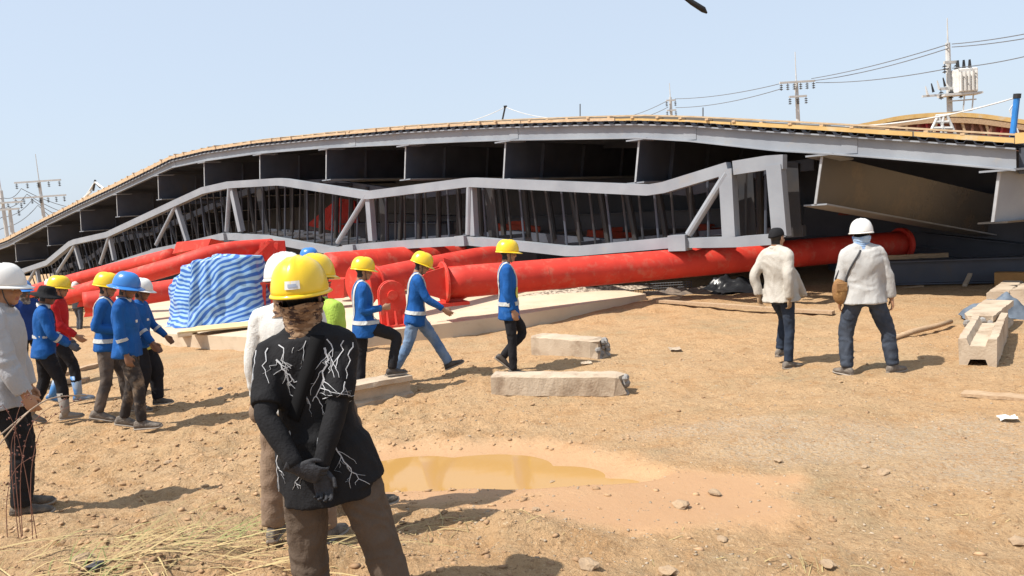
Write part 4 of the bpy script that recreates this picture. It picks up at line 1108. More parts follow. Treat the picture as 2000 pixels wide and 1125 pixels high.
def shoe(side, ank, yaw, pitch, s, m_, root, boot=0.0, shank=None, sole_m=None):
    M_ = Matrix.Translation(ank) @ Matrix.Rotation(R(-yaw), 4, 'Z') @ Matrix.Rotation(R(pitch), 4, 'X')
    prof = [(-.078, .018, .012, .05), (-.068, .032, 0, .082), (-.03, .036, 0, .105), (.02, .037, 0, .10), (.06, .040, 0, .082), (.10, .045, 0, .066), (.14, .046, 0, .056), (.172, .038, .004, .048), (.19, .016, .012, .032)]
    def ringf(y, hw, z0, z1, n=12):
        o = []
        for k in range(n):
            a = 2 * math.pi * k / n; cx = math.copysign(abs(math.cos(a)) ** .6, math.cos(a)); cz = math.copysign(abs(math.sin(a)) ** .6, math.sin(a))
            o.append(M_ @ (Vector((hw * cx * (1 - .18 * (cz > .2)), y, (z0 + z1) / 2 + (z1 - z0) / 2 * cz - .085)) * s))
        return o
    mm = MB(); mm.loft([ringf(y, w, z0 + .012, z1) for y, w, z0, z1 in prof])
    if boot:
        top_ = Vector(ank) + Vector(shank) * -boot
        mm.tube([M_ @ (Vector((0, -.01, -.04)) * s), M_ @ (Vector((0, -.006, .03)) * s), top_], [.046 * s, .052 * s, .066 * s], 14)
    o = mm.build('shoe' if not boot else 'boot', m_, root, smooth=True, local=True)
    mm = MB(); mm.loft([ringf(y * 1.03, w * 1.07, z0 - .004, z0 + .020) for y, w, z0, z1 in prof]); mm.build('sole', sole_m or SOLE, o, local=True)

def helmet(Mh, s, m_, root, kind='cap', label=False, strap=True):
    N_, K = 36, 11; rings = []
    a0, b0, hh = .122, .150, .155; z0 = .018
    for i in range(K):
        t_ = i / (K - 1); ph = t_ * math.pi / 2 * .985; r_ = math.cos(ph) ** .62; z = z0 + hh * math.sin(ph) ** 1.05
        ring = []
        for k in range(N_):
            a = 2 * math.pi * k / N_; x = math.sin(a); y = math.cos(a)
            rid = 1 + .018 * (math.exp(-((x * 6) ** 2)) if i > 1 else 0)
            top_ = .010 * math.exp(-((x * a0 * r_ / .012) ** 2)) * min(1, t_ * 2.2) + .006 * math.exp(-(((abs(x) * a0 * r_) - .040) / .008) ** 2) * min(1, t_ * 2)
            ring.append(Mh @ (Vector((a0 * r_ * x * rid, b0 * r_ * y * rid - .008, z + top_)) * s))
        rings.append(ring)
    mm = MB(); mm.loft(rings); sh = mm.build('helmet', m_, root, smooth=True, local=True)
    rb = []
    for sc, dz in ((.97, .006), (1.0, .010), (1.07, .004), (1.10, -.002), (1.09, -.006), (.96, -.002)):
        ring = []
        for k in range(N_):
            a = 2 * math.pi * k / N_; x = math.sin(a); y = math.cos(a)
            if kind == 'cap':
                pk = max(0, y) ** 1.6; ext = 1 + (sc - 1) * (.55 + 2.9 * pk); dr = -.012 * pk * (sc > 1.03)
            else:
                ext = 1 + (sc - 1) * 3.6; dr = -.014 * (sc > 1.03)
            ring.append(Mh @ (Vector((a0 * x * ext, b0 * y * ext - .008, z0 + dz + dr)) * s))
        rb.append(ring)
    mm = MB(); mm.loft(rb, True, False); mm.build('brim', m_, sh, smooth=True, local=True)
    mm = MB(); mm.loft([[Mh @ (Vector((a0 * .93 * k_ * math.sin(2 * math.pi * k / 20), b0 * .93 * k_ * math.cos(2 * math.pi * k / 20) - .008, z0 + zz_)) * s) for k in range(20)] for k_, zz_ in ((1, .03), (1, -.012), (.9, -.012), (.9, .03))], True, False)
    mm.build('headband', RUBBER, sh, local=True)
    if strap:
        for sx in (-1, 1):
            mm = MB(); mm.tube([Mh @ (Vector(p) * s) for p in ((.082 * sx, .02, .02), (.076 * sx, .03, -.05), (.05 * sx, .045, -.105), (0, .055, -.122))], .0045 * s, 5); mm.build('chin_strap', STRAPK, sh, local=True)
    if label:
        q = MB(); rows = []
        for j in range(2):
            z = z0 + .035 + .034 * j; ph = math.asin(min(1, ((z - z0) / hh) ** (1 / 1.05))); r_ = math.cos(ph) ** .62 * 1.03
            rows.append([Mh @ (Vector((a0 * r_ * math.sin(a), b0 * r_ * math.cos(a) - .008, z)) * s) for a in (math.pi * .90 + .13 * k for k in range(5))])
        q.loft(rows, False, False); q.build('sticker', LABEL_M, sh, local=True)
        q = MB(); rows = []
        for j in range(2):
            z = z0 + .043 + .014 * j; ph = math.asin(min(1, ((z - z0) / hh) ** (1 / 1.05))); r_ = math.cos(ph) ** .62 * 1.04
            rows.append([Mh @ (Vector((a0 * r_ * math.sin(a), b0 * r_ * math.cos(a) - .008, z)) * s) for a in (math.pi * .90 + .11 + .10 * k for k in range(4))])
        q.loft(rows, False, False); q.build('sticker_print', mat('sticker print', (.35, .40, .52), .6), sh, local=True)
    return sh

class Surf:
    "casts rays from a body axis to the cloth surface"
    def __init__(s, me): 
        v = [x.co.copy() for x in me.vertices]; f = [tuple(p.vertices) for p in me.polygons]; s.t = BVHTree.FromPolygons(v, f)
    def out(s, o, d, lim=.26, off=.004):
        h = s.t.ray_cast(Vector(o), Vector(d).normalized())
        if h[0] is None or h[3] > lim:
            p = Vector(o) + Vector(d).normalized() * (lim * .72); h2 = s.t.find_nearest(p); n = h2[1]; q = h2[0]
        else: q, n = h[0], h[1]
        if n.dot(Vector(d)) < 0: n = -n
        return q + n * off, n
def strip(path, w, th=.004, mb_=None):
    "flat band along (point, normal) pairs; w may be a list"
    m_ = mb_ or MB(); rings = []; n = len(path)
    for i, (p, nr) in enumerate(path):
        t_ = path[min(i + 1, n - 1)][0] - path[max(i - 1, 0)][0]
        sd = t_.cross(nr)
        sd = sd.normalized() if sd.length > 1e-9 else nr.orthogonal().normalized()
        ww = (w[i] if hasattr(w, '__len__') else w) / 2
        rings.append([p - sd * ww - nr * .002, p + sd * ww - nr * .002, p + sd * ww + nr * th, p - sd * ww + nr * th])
    m_.loft(rings); return m_

STAND = dict(tl=(-.10, .02, -1), tr=(.10, .02, -1), sl=(-.02, -.04, -1), sr=(.02, -.04, -1), ual=(-.22, -.04, -1), uar=(.22, -.04, -1), fal=(-.08, .22, -1), far=(.08, .22, -1),
             lean=2, side=0, twist=0, hy=0, hp=0, hr=0, tyl=-12, tyr=12, tpl=0, tpr=0, ref=None)
PERSONS = {}
def person(label, loc, rz, H, pose=None, group=None, **o):
    p = dict(STAND); p.update(pose or {}); s = H / 1.72
    g = lambda k, d=None: o.get(k, d)
    vx = g('vx', .013)
    # --- joints
    hipw = .09 * s; TH, SHK = .425 * s, .405 * s
    hl = Vector((-hipw, 0, 0)); hr_ = Vector((hipw, 0, 0))
    kl = hl + vec(p['tl']) * TH; kr = hr_ + vec(p['tr']) * TH
    al = kl + vec(p['sl']) * SHK; ar = kr + vec(p['sr']) * SHK
    def low(a, pit):
        c, sn = math.cos(R(pit)), math.sin(R(pit)); return min(a.z + s * (-.085 * c + y * sn) for y in (-.07, .10, .18))
    lows = {'l': low(al, p['tpl']), 'r': low(ar, p['tpr'])}
    lift = -(lows[p['ref']] if p['ref'] else min(lows.values()))
    U = Vector((0, 0, lift))
    hl += U; hr_ += U; kl += U; kr += U; al += U; ar += U; hc = U.copy()
    Rs = Matrix.Rotation(R(p['side']), 3, 'Y') @ Matrix.Rotation(R(-p['lean']), 3, 'X')
    Rt = Rs @ Matrix.Rotation(R(p['twist']), 3, 'Z')
    sp_ = lambda x, y, z: hc + (Rt if z > .2 * s else Rs) @ Vector((x, y, z))
    shw = g('shw', .172) * s
    SL = sp_(-shw, -.01 * s, g('shz', .468) * s); SR = sp_(shw, -.01 * s, g('shz', .468) * s)
    UA, FA = .285 * s, .255 * s
    EL = SL + vec(p['ual']) * UA; ER = SR + vec(p['uar']) * UA
    WL = EL + vec(p['fal']) * FA; WR = ER + vec(p['far']) * FA
    def ik(S_, T_, pole):
        d_ = T_ - S_; L = min(d_.length, (UA + FA) * .995); d_ = d_.normalized(); a = (UA * UA - FA * FA + L * L) / (2 * L); h_ = math.sqrt(max(UA * UA - a * a, 0))
        pl = Vector(pole); pl = (pl - d_ * pl.dot(d_)).normalized(); return S_ + d_ * a + pl * h_, S_ + d_ * L
    if p.get('wl'): EL, WL = ik(SL, Vector(p['wl']), p.get('pl', (-1, -.6, 0)))
    if p.get('wr'): ER, WR = ik(SR, Vector(p['wr']), p.get('pr', (1, -.6, 0)))
    nk = sp_(0, -.005 * s, .535 * s)
    Rh = Matrix.Rotation(R(p['hy']), 3, 'Z') @ Matrix.Rotation(R(p['hr']), 3, 'Y') @ Matrix.Rotation(R(-p['hp']), 3, 'X')
    hd = nk + (Rs @ Vector((0, .012, .044)) + Rh @ Vector((0, .012, .092))) * s
    Mh = Matrix.Translation(hd) @ Rh.to_4x4()
    root = thing('person', label, 'person', loc, rz, group)
    fat = g('fat', 1.0)
    # --- torso sections (distance up the spine, half width, half depth, forward shift)
    tz = [(-.02, .172, .122, 0), (.06, .160, .114, .004), (.15, .140, .100, .004), (.26, .152, .108, .004), (.36, .162, .108, 0), (.44, .158, .095, -.004), (.50, .122, .075, -.006), (.535, .062, .058, -.006), (.56, .052, .054, -.004)]
    def torso(mb_, add, lo, hi=.56, hemf=1.0):
        rr = []; z = lo; lst = [k for k in tz if k[0] > lo + .01 and k[0] <= hi]
        b0 = tz[0]
        first = (lo, b0[1] * hemf, b0[2] * hemf, 0) if lo < 0 else (lo, float(np.interp(lo, [k[0] for k in tz], [k[1] for k in tz])), float(np.interp(lo, [k[0] for k in tz], [k[2] for k in tz])), 0)
        lst = [first] + lst
        sm = cr(lst, 3)
        rings = []
        for (z, w, d_, fy_) in sm:
            ring = []
            for k in range(20):
                a = 2 * math.pi * k / 20; cx = math.copysign(abs(math.cos(a)) ** .85, math.cos(a)); cy = math.copysign(abs(math.sin(a)) ** .85, math.sin(a))
                bel = g('belly', 0) * math.exp(-((z - .12) / .12) ** 2) * (cy > 0) * cy
                ring.append(sp_((w * fat + add) * cx * s, ((d_ * fat + add) * cy + fy_ + bel) * s, z * s))
            rings.append(ring)
        mb_.loft(rings)
    # --- bare body, then clothes
    body = MB(); torso(body, -.02, -.04)
    for h_, k_, a_ in ((hl, kl, al), (hr_, kr, ar)): body.tube([h_, k_, a_, a_ - Vector((0, 0, .03 * s))], [.07 * s, .048 * s, .034 * s, .03 * s], 10)
    for S_, E_, W_ in ((SL, EL, WL), (SR, ER, WR)): body.tube([sp_(0, 0, .47 * s), S_, E_, W_], [.05 * s, .05 * s, .036 * s, .027 * s], 10)
    body.tube([nk - Vector((0, 0, .08 * s)), nk, hd + Rh @ Vector((0, -.018, -.03)) * s], [.058 * s, .056 * s, .054 * s], 14)
    PR = g('pr', (.098, .088, .070, .066, .060))
    shirt = MB(); add = g('loose', .012); hem = g('hem', -.10)
    torso(shirt, add, hem, .53, g('hemf', 1.06))
    sl_ = g('sleeve', 1.0); sr0 = g('slr', (.062, .055, .047, .043))
    for S_, E_, W_ in ((SL, EL, WL), (SR, ER, WR)):
        inn = sp_(0, 0, .455 * s).lerp(S_, .45)
        if sl_ >= .99:
            m1 = S_.lerp(E_, .5); m2 = E_.lerp(W_, .5)
            c = cr([(*inn, .075), (*S_, sr0[0]), (*m1, sr0[0] * .9), (*E_, sr0[1]), (*m2, sr0[2] * 1.05), (*(E_.lerp(W_, .93)), sr0[3])], 3)
        else:
            c = cr([(*inn, .08), (*S_, sr0[0] + .006), (*S_.lerp(E_, sl_ * .5), sr0[0] + .004), (*S_.lerp(E_, sl_), sr0[0] + .004)], 3)
        shirt.tube([k[:3] for k in c], [k[3] * s for k in c], 14)
    for S_ in (SL, SR): shirt.tube([sp_(0, -.008 * s, .525 * s), sp_(0, -.008 * s, .505 * s).lerp(S_, .5), S_], [(.050 + add) * s, (.050 + add) * s, (.052 + add * .6) * s], 12)
    if hem < -.02:
        for h_, k_ in ((hl, kl), (hr_, kr)): shirt.tube([h_ + Rs @ Vector((0, 0, .10 * s)), h_ + Vector((0, 0, .02 * s)), h_.lerp(k_, min(.9, -hem / .425 * .80))], [(PR[0] - .035) * s, (PR[0] + .010) * s, (PR[0] * .5 + PR[1] * .5 + .020) * s], 14)
    for e in g('shirt_extra', []): shirt.tube([sp_(*[q * s for q in k[:3]]) for k in e], [(k[3] * s, k[4] * s) for k in e], 14, up=Rs @ Vector((1, 0, 0)))
    pants = MB(); pr = g('pr', (.098, .088, .070, .066, .060))
    rings = []
    for z, w, d_ in ((.10, .146, .108), (.04, .158, .116), (-.03, .164, .120), (-.09, .150, .110), (-.13, .10, .08)):
        rings.append([hc + Rs @ Vector((w * fat * s * math.cos(2 * math.pi * k / 18), d_ * fat * s * math.sin(2 * math.pi * k / 18), z * s)) for k in range(18)])
    pants.loft(rings)
    for h_, k_, a_ in ((hl, kl, al), (hr_, kr, ar)):
        c = cr([(*(h_ + Vector((0, 0, .02))), pr[0]), (*h_.lerp(k_, .45), pr[1]), (*k_, pr[2]), (*k_.lerp(a_, .5), pr[3]), (*k_.lerp(a_, g('cuff', 1.0)), pr[4])], 4)
        pants.tube([k[:3] for k in c], [k[3] * s for k in c], 14)
    # --- head
    head = MB(); E = lambda c, r_: head.ellipsoid(Mh @ (Vector(c) * s), [k * s for k in r_], Rh, 16, 12)
    E((0, -.014, .034), (.074, .094, .080)); E((0, .020, -.030), (.061, .066, .078)); E((0, .056, -.088), (.030, .030, .022)); E((0, .012, -.066), (.052, .055, .040))
    E((0, .070, .026), (.050, .020, .014)); E((.034, .062, -.032), (.022, .020, .022)); E((-.034, .062, -.032), (.022, .020, .022))
    head.tube([Mh @ (Vector(q) * s) for q in ((0, .078, .018), (0, .094, -.008), (0, .104, -.030), (0, .088, -.040))], [.008 * s, .010 * s, .015 * s, .012 * s], 10)
    for sx in (-1, 1):
        E((.077 * sx, -.006, -.012), (.009, .019, .031)); E((.012 * sx, .088, -.036), (.009, .010, .008))
    E((0, .080, -.060), (.024, .014, .0065)); E((0, .078, -.071), (.021, .014, .0065))
    head.tube([hd + Rh @ Vector((0, -.02, -.02)) * s, nk + Vector((0, 0, .02)), nk - Vector((0, 0, .05))], [.055 * s, .054 * s, .06 * s], 14)
    hands = MB()
    for sgn, E_, W_, key in ((-1, EL, WL, 'l'), (1, ER, WR, 'r')):
        hk = g('hand_' + key, {}); d_ = Vector(hk.get('d', (W_ - E_)))
        nr = Vector(hk.get('n', (-sgn, 0, 0))); thv = Vector(hk.get('t', (0, 1, .2)))
        hands.tube([W_ - vec(W_ - E_) * .06 * s, W_], [.030 * s, .027 * s], 10)
        hand(hands, W_, d_, nr, thv, s, hk.get('curl', (22, 32, 22)), hk.get('spread', 0), hk.get('tc', .4))
    hv = g('hvx', .0065)
    me_b, me_s, me_p, me_h, me_hd = remesh_many([(body, .022, 2), (shirt, vx, 4), (pants, vx, 4), (head, g('headvx', .0075), 2), (hands, hv, 1)])
    # join head (and bare hands) with the body into one mesh
    mats_b = [g('skin', SKIN), LIP, EYE_W, EYE_D, HAIR]
    bm = bmesh.new(); bm.from_mesh(me_b); bm.from_mesh(me_h)
    if not g('gloves'): bm.from_mesh(me_hd)
    Mi = Mh.inverted()
    for f in bm.faces:
        c = (Mi @ f.calc_center_median()) / s; f.smooth = True
        if abs(c.x) < .023 and -.078 < c.z < -.054 and c.y > .074: f.material_index = 1
        elif c.length < .17 and abs(c.x) < .078 and ((c.z > .045 and c.y < .075) or (c.y < -.008 and c.z > -.080) or (c.y < .02 and c.z > .012)): f.material_index = 4
    for sx in (-1, 1):
        for (cc, rr, mi) in (((.030 * sx, .0665, .004), .0125, 2), ((.030 * sx, .0735, .004), .0075, 3)):
            ret = bmesh.ops.create_uvsphere(bm, u_segments=10, v_segments=7, radius=rr * s, matrix=Mh @ Matrix.Translation(Vector(cc) * s))
            for v in ret['verts']:
                for f in v.link_faces: f.material_index = mi
        ret = bmesh.ops.create_uvsphere(bm, u_segments=8, v_segments=5, radius=1, matrix=Mh @ Matrix.Translation(Vector((.031 * sx, .083, .024)) * s) @ Matrix.Diagonal((.019 * s, .006 * s, .0042 * s, 1)))
        for v in ret['verts']:
            for f in v.link_faces: f.material_index = 4
    me_b.materials.clear()
    for k in mats_b: me_b.materials.append(k)
    bm.to_mesh(me_b); bm.free()
    ob = put('body', me_b, mats_b, root)
    if g('gloves'):
        cen = (WL + WR) / 2; ax_lr = (WR - WL).normalized()
        for sg in (-1, 1):
            hb = MB(); E_, W_, key = (EL, WL, 'l') if sg < 0 else (ER, WR, 'r'); hk = g('hand_' + key, {})
            hb.tube([W_ - vec(W_ - E_) * .06 * s, W_], [.030 * s, .027 * s], 10)
            hand(hb, W_, Vector(hk.get('d', (W_ - E_))), Vector(hk.get('n', (-sg, 0, 0))), Vector(hk.get('t', (0, 1, .2))), s, hk.get('curl', (22, 32, 22)), hk.get('spread', 0), hk.get('tc', .4))
            put('glove', remesh_many([(hb, hv, 1)])[0], g('gloves'), root)
    sd = abs(hash(label)) % 97 if False else (len(label) * 7 + int(abs(loc[0]) * 31)) % 97
    wrinkle(me_s, g('wr', .011) * s, seed=sd); osh = put('shirt' if not g('shirt_name') else g('shirt_name'), me_s, g('shirt', BLUE), root)
    wrinkle(me_p, g('wrp', .011) * s, fr=(8, 8, 11), seed=sd + 5); put('trousers', me_p, g('pants', BLACKT), root)
    # --- shoes
    for a_, k_, yw, pt, nm in ((al, kl, p['tyl'], p['tpl'], 'l'), (ar, kr, p['tyr'], p['tpr'], 'r')):
        shoe(nm, a_, yw, pt, s * g('shoe_s', 1.0), g('shoes', SHOE_D), root, g('boot', 0), (a_ - k_).normalized(), g('sole'))
    # --- head gear
    hg = g('hat', 'yellow')
    if hg in ('yellow', 'white', 'blue'):
        helmet(Mh, s * g('hs', 1.0), {'yellow': YEL, 'white': WHT, 'blue': BLU}[hg], root, g('brim', 'cap'), g('sticker', False), g('strap', True))
    elif hg == 'cap':
        mm = MB(); rings = []
        for i in range(9):
            ph = i / 8 * math.pi / 2 * .98; rings.append([Mh @ (Vector((.083 * math.cos(ph) ** .6 * math.sin(a), .103 * math.cos(ph) ** .6 * math.cos(a) - .014, .022 - .03 * max(0, -math.cos(a)) * (1 - i / 8) + .098 * math.sin(ph))) * s) for a in (2 * math.pi * k / 24 for k in range(24))])
        mm.loft(rings); oc = mm.build('cap', BLACKC, root, smooth=True, local=True)
        mm = MB(); rows = []
        for i in range(5):
            rows.append([Mh @ (Vector((.078 * math.sin(a), .075 + (.075 * i / 4) * math.cos(a) ** .7 - .02 * (1 - math.cos(a)) * 2, .030 - .012 * i / 4 - .012 * math.sin(a) ** 2)) * s) for a in (-1.3 + 2.6 * k / 12 for k in range(13))])
        mm.loft(rows, False, False); mm.build('peak', BLACKC, oc, smooth=True, local=True)
    elif hg == 'brimhat':
        mm = MB(); rings = []
        for r_, z in ((.150, -.012), (.185, -.020), (.186, -.014), (.150, .002), (.100, .022), (.096, .05), (.088, .095), (.070, .112), (.02, .118)):
            rings.append([Mh @ (Vector((r_ * .92 * math.sin(a), r_ * 1.05 * math.cos(a) - .01, z + .012 * math.cos(2 * a) * (r_ > .12))) * s) for a in (2 * math.pi * k / 28 for k in range(28))])
        mm.loft(rings); mm.build('brimmed_hat', BLACKC, root, smooth=True, local=True)
    if g('gaiter'):
        mm = MB(); full = g('gaiter_full', True)
        lv = [(-.02, .097, .112, -.010), (-.06, .088, .104, -.012), (-.10, .080, .090, -.016), (-.14, .084, .086, -.018), (-.175, .098, .096, -.018), (-.20, .115, .105, -.018)] if full else [(-.075, .080, .085, -.010), (-.11, .076, .082, -.014), (-.15, .088, .088, -.016), (-.19, .108, .10, -.018)]
        rings = []
        for i, (z, w, d_, y) in enumerate(cr(lv, 6)):
            rings.append([hd + (Rh.lerp(Rs, .5) if False else Rh) @ Vector(((w * math.sin(a)) * (1 + .035 * math.sin(i * 1.9 + 2 * math.sin(a + i * .3))), y + d_ * math.cos(a) * (1 + .03 * math.sin(i * 1.7 + a * 2)), z + .006 * math.sin(a * 3 + i))) * s for a in (2 * math.pi * k / 30 for k in range(30))])
        mm.loft(rings, True, False); mm.build('neck_gaiter', g('gaiter'), root, smooth=True, local=True)
    # --- straps on the shirt
    sf = Surf(me_s)
    AX = lambda t_, x=0: sp_(x * s, 0, t_ * s)
    dirl = lambda x, y: Rt @ Vector((x, y, 0))
    def ring_band(t_, w, m_, name='belt', par=None):
        pth = [sf.out(AX(t_), dirl(math.sin(a), math.cos(a)), .24 * s) for a in (2 * math.pi * k / 40 for k in range(41))]
        strip(pth, w).build(name, m_, par or root, local=True)
    if g('harness'):
        hm = g('harness') if g('harness') is not True else HARN
        ring_band(.03, .05 * s, hm, 'waist_belt'); 
        for sx in (-1, 1):
            pth = []
            for t_ in np.linspace(.04, .42, 10): pth.append(sf.out(AX(t_, sx * (.085 - .02 * (t_ - .04))), dirl(0, 1), .2 * s))
            for a in np.linspace(20, 160, 9): pth.append(sf.out(AX(.40, sx * .085), Rt @ Vector((0, math.cos(R(a)), math.sin(R(a)))), .2 * s))
            for t_ in np.linspace(.42, .04, 10): pth.append(sf.out(AX(t_, sx * (.03 + .14 * max(0, t_ - .04))), dirl(0, -1), .2 * s))
            strip(pth, .042 * s).build('shoulder_strap', hm, root, local=True)
        if g('harness_y'):
            pth = [sf.out(AX(t_, .075), dirl(.25, 1), .22 * s, .012) for t_ in np.linspace(.10, .24, 5)]; strip(pth, .06 * s).build('buckle_pad', HARN_Y, root, local=True)
    for (t0, th0, t1, th1, w, m_, nm) in g('bands', []):
        pth = [sf.out(AX(t0 + (t1 - t0) * k / 24), dirl(math.sin(R(th0 + (th1 - th0) * k / 24)), math.cos(R(th0 + (th1 - th0) * k / 24))), .24 * s, .007) for k in range(25)]
        for _ in range(3):
            pth = [pth[0]] + [((pth[i - 1][0] + pth[i][0] * 2 + pth[i + 1][0]) / 4, (pth[i - 1][1] + pth[i][1] + pth[i + 1][1]).normalized()) for i in range(1, len(pth) - 1)] + [pth[-1]]
        strip(pth, w * s).build(nm, m_, root, local=True, smooth=nm == 'bag_strap')
    for (t_, th, w, h_, m_, nm) in g('patches', []):
        rows = [[sf.out(AX(t_ + dz * h_), dirl(math.sin(R(th) + dx * w / .14), math.cos(R(th) + dx * w / .14)), .24 * s, .005)[0] for dx in (-.5, -.17, .17, .5)] for dz in (-.5, 0, .5)]
        mm = MB(); mm.loft(rows, False, False); mm.build(nm, m_, root, local=True)
    if g('cuff_band'):
        for S_, E_, W_ in ((EL, EL, WL), (ER, ER, WR)):
            t_ = vec(W_ - E_); q = E_.lerp(W_, g('cuff_at', .35)); u_ = t_.orthogonal().normalized(); v_ = t_.cross(u_)
            pth = [sf.out(q, u_ * math.cos(a) + v_ * math.sin(a), .12 * s, .004) for a in (2 * math.pi * k / 16 for k in range(17))]
            strip(pth, .035 * s).build('reflective_band', HARN, root, local=True)
    if g('collar'):
        mm = MB(); rings = []
        for r_, z in ((.072, -.02), (.078, .015), (.070, .035), (.066, .03)):
            rings.append([nk + Rs @ Vector((r_ * math.sin(a), r_ * 1.0 * math.cos(a), z + .012 * math.cos(a) * -1)) * s for a in (2 * math.pi * k / 24 for k in range(24))])
        mm.loft(rings, True, False); mm.build('collar', g('collar'), root, smooth=True, local=True)
    info = dict(root=root, sf=sf, AX=AX, dirl=dirl, s=s, SL=SL, SR=SR, EL=EL, ER=ER, WL=WL, WR=WR, hd=hd, sp=sp_, Rs=Rs, al=al, ar=ar, kl=kl, kr=kr, hl=hl, hr=hr_)
    PERSONS[label] = info
    return info
def at_px(px, py): q = G(px, py); return (q.x, q.y, q.z)
FACE_R, FACE_A, FACE_L = R(-90), 0.0, R(90)
WKG = 'site workers'

# ---- the man in front with hands clasped behind his back
q = P(614, 700, 3.36); fz = .13
M1 = person('man in black lightning print T-shirt and yellow helmet, hands clasped behind his back', (q.x, q.y, fz), R(4), 1.76,
    dict(tl=(-.06, .06, -1), tr=(.27, -.04, -1), sl=(-.02, -.02, -1), sr=(.20, -.10, -1), tyl=-18, tyr=25, lean=2, side=-3.5, twist=-3, hp=-2, hy=-3, hr=0,
         wl=(-.070, -.235, .93), wr=(.01, -.205, .885), pl=(-1, -.5, -.1), pr=(1, -.6, -.1)), WKG,
    shirt=BLACKC, pants=KHAKI, hat='yellow', sticker=True, gaiter=GAITER_C, gloves=GLOVE, sleeve=.84, hem=-.215, hemf=1.10, loose=.018, slr=(.062, .06, .05, .045), shw=.160, shz=.448, fat=1.0,
    vx=.0085, hvx=.0042, wr=.013, wrp=.014, pr=(.108, .100, .086, .080, .072), shoes=SHOE_D, skin=SKIN_D, strap=True,
    hand_r=dict(d=(.12, -.12, -1), n=(-.15, -1, .1), t=(1, 0, .1), curl=(28, 40, 28), spread=.2, tc=.25), hand_l=dict(d=(.86, .0, -.42), n=(.1, 1, .1), t=(.3, 0, 1), curl=(34, 52, 40), tc=.35),
    bands=[(.17, 216, .50, 140, .058, STRAPB, 'bag_strap')])
def front_details(I):
    s, root, sf, AX, dirl = I['s'], I['root'], I['sf'], I['AX'], I['dirl']
    for S_, E_, W_ in ((I['SL'], I['EL'], I['WL']), (I['SR'], I['ER'], I['WR'])):
        c = cr([(*S_.lerp(E_, .45), .054), (*S_.lerp(E_, .8), .050), (*E_, .045), (*E_.lerp(W_, .35), .046), (*E_.lerp(W_, .96), .033)], 5)
        mm = MB(); mm.tube([k[:3] for k in c], [k[3] * s * (1 + .02 * math.sin(i * 2.1)) for i, k in enumerate(c)], 18); mm.build('arm_sleeve', BLACKC, root, smooth=True, local=True)
    # printed lightning, branching over the cloth
    rs = random.Random(5); mm = MB()
    def bolt(th, t_, dth, dt, n, w, depth=0):
        pth = []; th += 0
        for k in range(n):
            pth.append(sf.out(AX(t_), dirl(math.sin(R(th)), math.cos(R(th))), .26 * s, .0022))
            jit = 6.5
            if depth < 3 and rs.random() < (.42 if depth == 0 else .2) and k > 0:
                bolt(th, t_, dth * rs.uniform(-.6, 1.2) + rs.uniform(-5, 5), dt * rs.uniform(.3, 1.3) + rs.uniform(-.007, .006), max(3, int(n * rs.uniform(.3, .6))), w * .36, depth + 1)
            th += dth + rs.uniform(-jit, jit) * .55; t_ += dt + rs.uniform(-.008, .008)
            if t_ > .50 or t_ < -.16: break
            if len(pth) > 1 and (pth[-1][0] - pth[-2][0]).length > .05: pth.pop(); break
        if len(pth) > 2: strip(pth, [w * (1 - .75 * k / len(pth)) for k in range(len(pth))], .0012, mm)
    for (th, t_, dth, dt, n, w) in ((226, .43, -3.0, -.010, 14, .0085), (136, .45, 2.4, -.014, 18, .0090), (150, .10, -1.6, -.017, 14, .0070), (246, .02, 1.5, -.020, 9, .0050), (166, .49, 3, -.014, 6, .0026), (195, .47, 2, -.008, 5, .0022), (172, .08, .6, -.014, 7, .0030), (205, -.02, 1.0, -.012, 9, .0040), (228, .12, -1.0, -.016, 8, .0040), (185, .30, -1.5, -.012, 8, .0030), (128, .30, 1.5, -.016, 9, .0045), (240, .30, -1.5, -.012, 8, .0045)):
        bolt(th, t_, dth, dt, n, w)
    # bolts on the sleeves
    for S_, E_, base in ((I['SL'], I['EL'], 0), (I['SR'], I['ER'], 2)):
        t_ = vec(E_ - S_); u_ = Vector((0, -1, 0)); u_ = (u_ - t_ * u_.dot(t_)).normalized(); v_ = t_.cross(u_)
        for a0 in (-.75, -.1, .7):
            a = a0; f = .02; pth = []
            for k in range(11):
                pth.append(sf.out(S_.lerp(E_, f), u_ * math.cos(a) + v_ * math.sin(a), .14 * s, .0022)); f += .07; a += rs.uniform(-.22, .22)
                if f > .60: break
                if len(pth) > 1 and (pth[-1][0] - pth[-2][0]).length > .05: pth.pop(); break
                if rs.random() < .4 and k > 1:
                    b_ = a; g_ = f; p2 = [pth[-1]]
                    for j in range(4):
                        b_ += rs.choice((-1, 1)) * .14; g_ += .035
                        if g_ < .62: p2.append(sf.out(S_.lerp(E_, g_), u_ * math.cos(b_) + v_ * math.sin(b_), .14 * s, .0022))
                    if len(p2) > 2: strip(p2, .0022, .0012, mm)
            if len(pth) > 2: strip(pth, [.0048 * (1 - .7 * k / len(pth)) for k in range(len(pth))], .0012, mm)
    tag(mm.build('lightning_print', BOLT_M, root, local=True, recalc=True), kind='stuff')
front_details(M1)
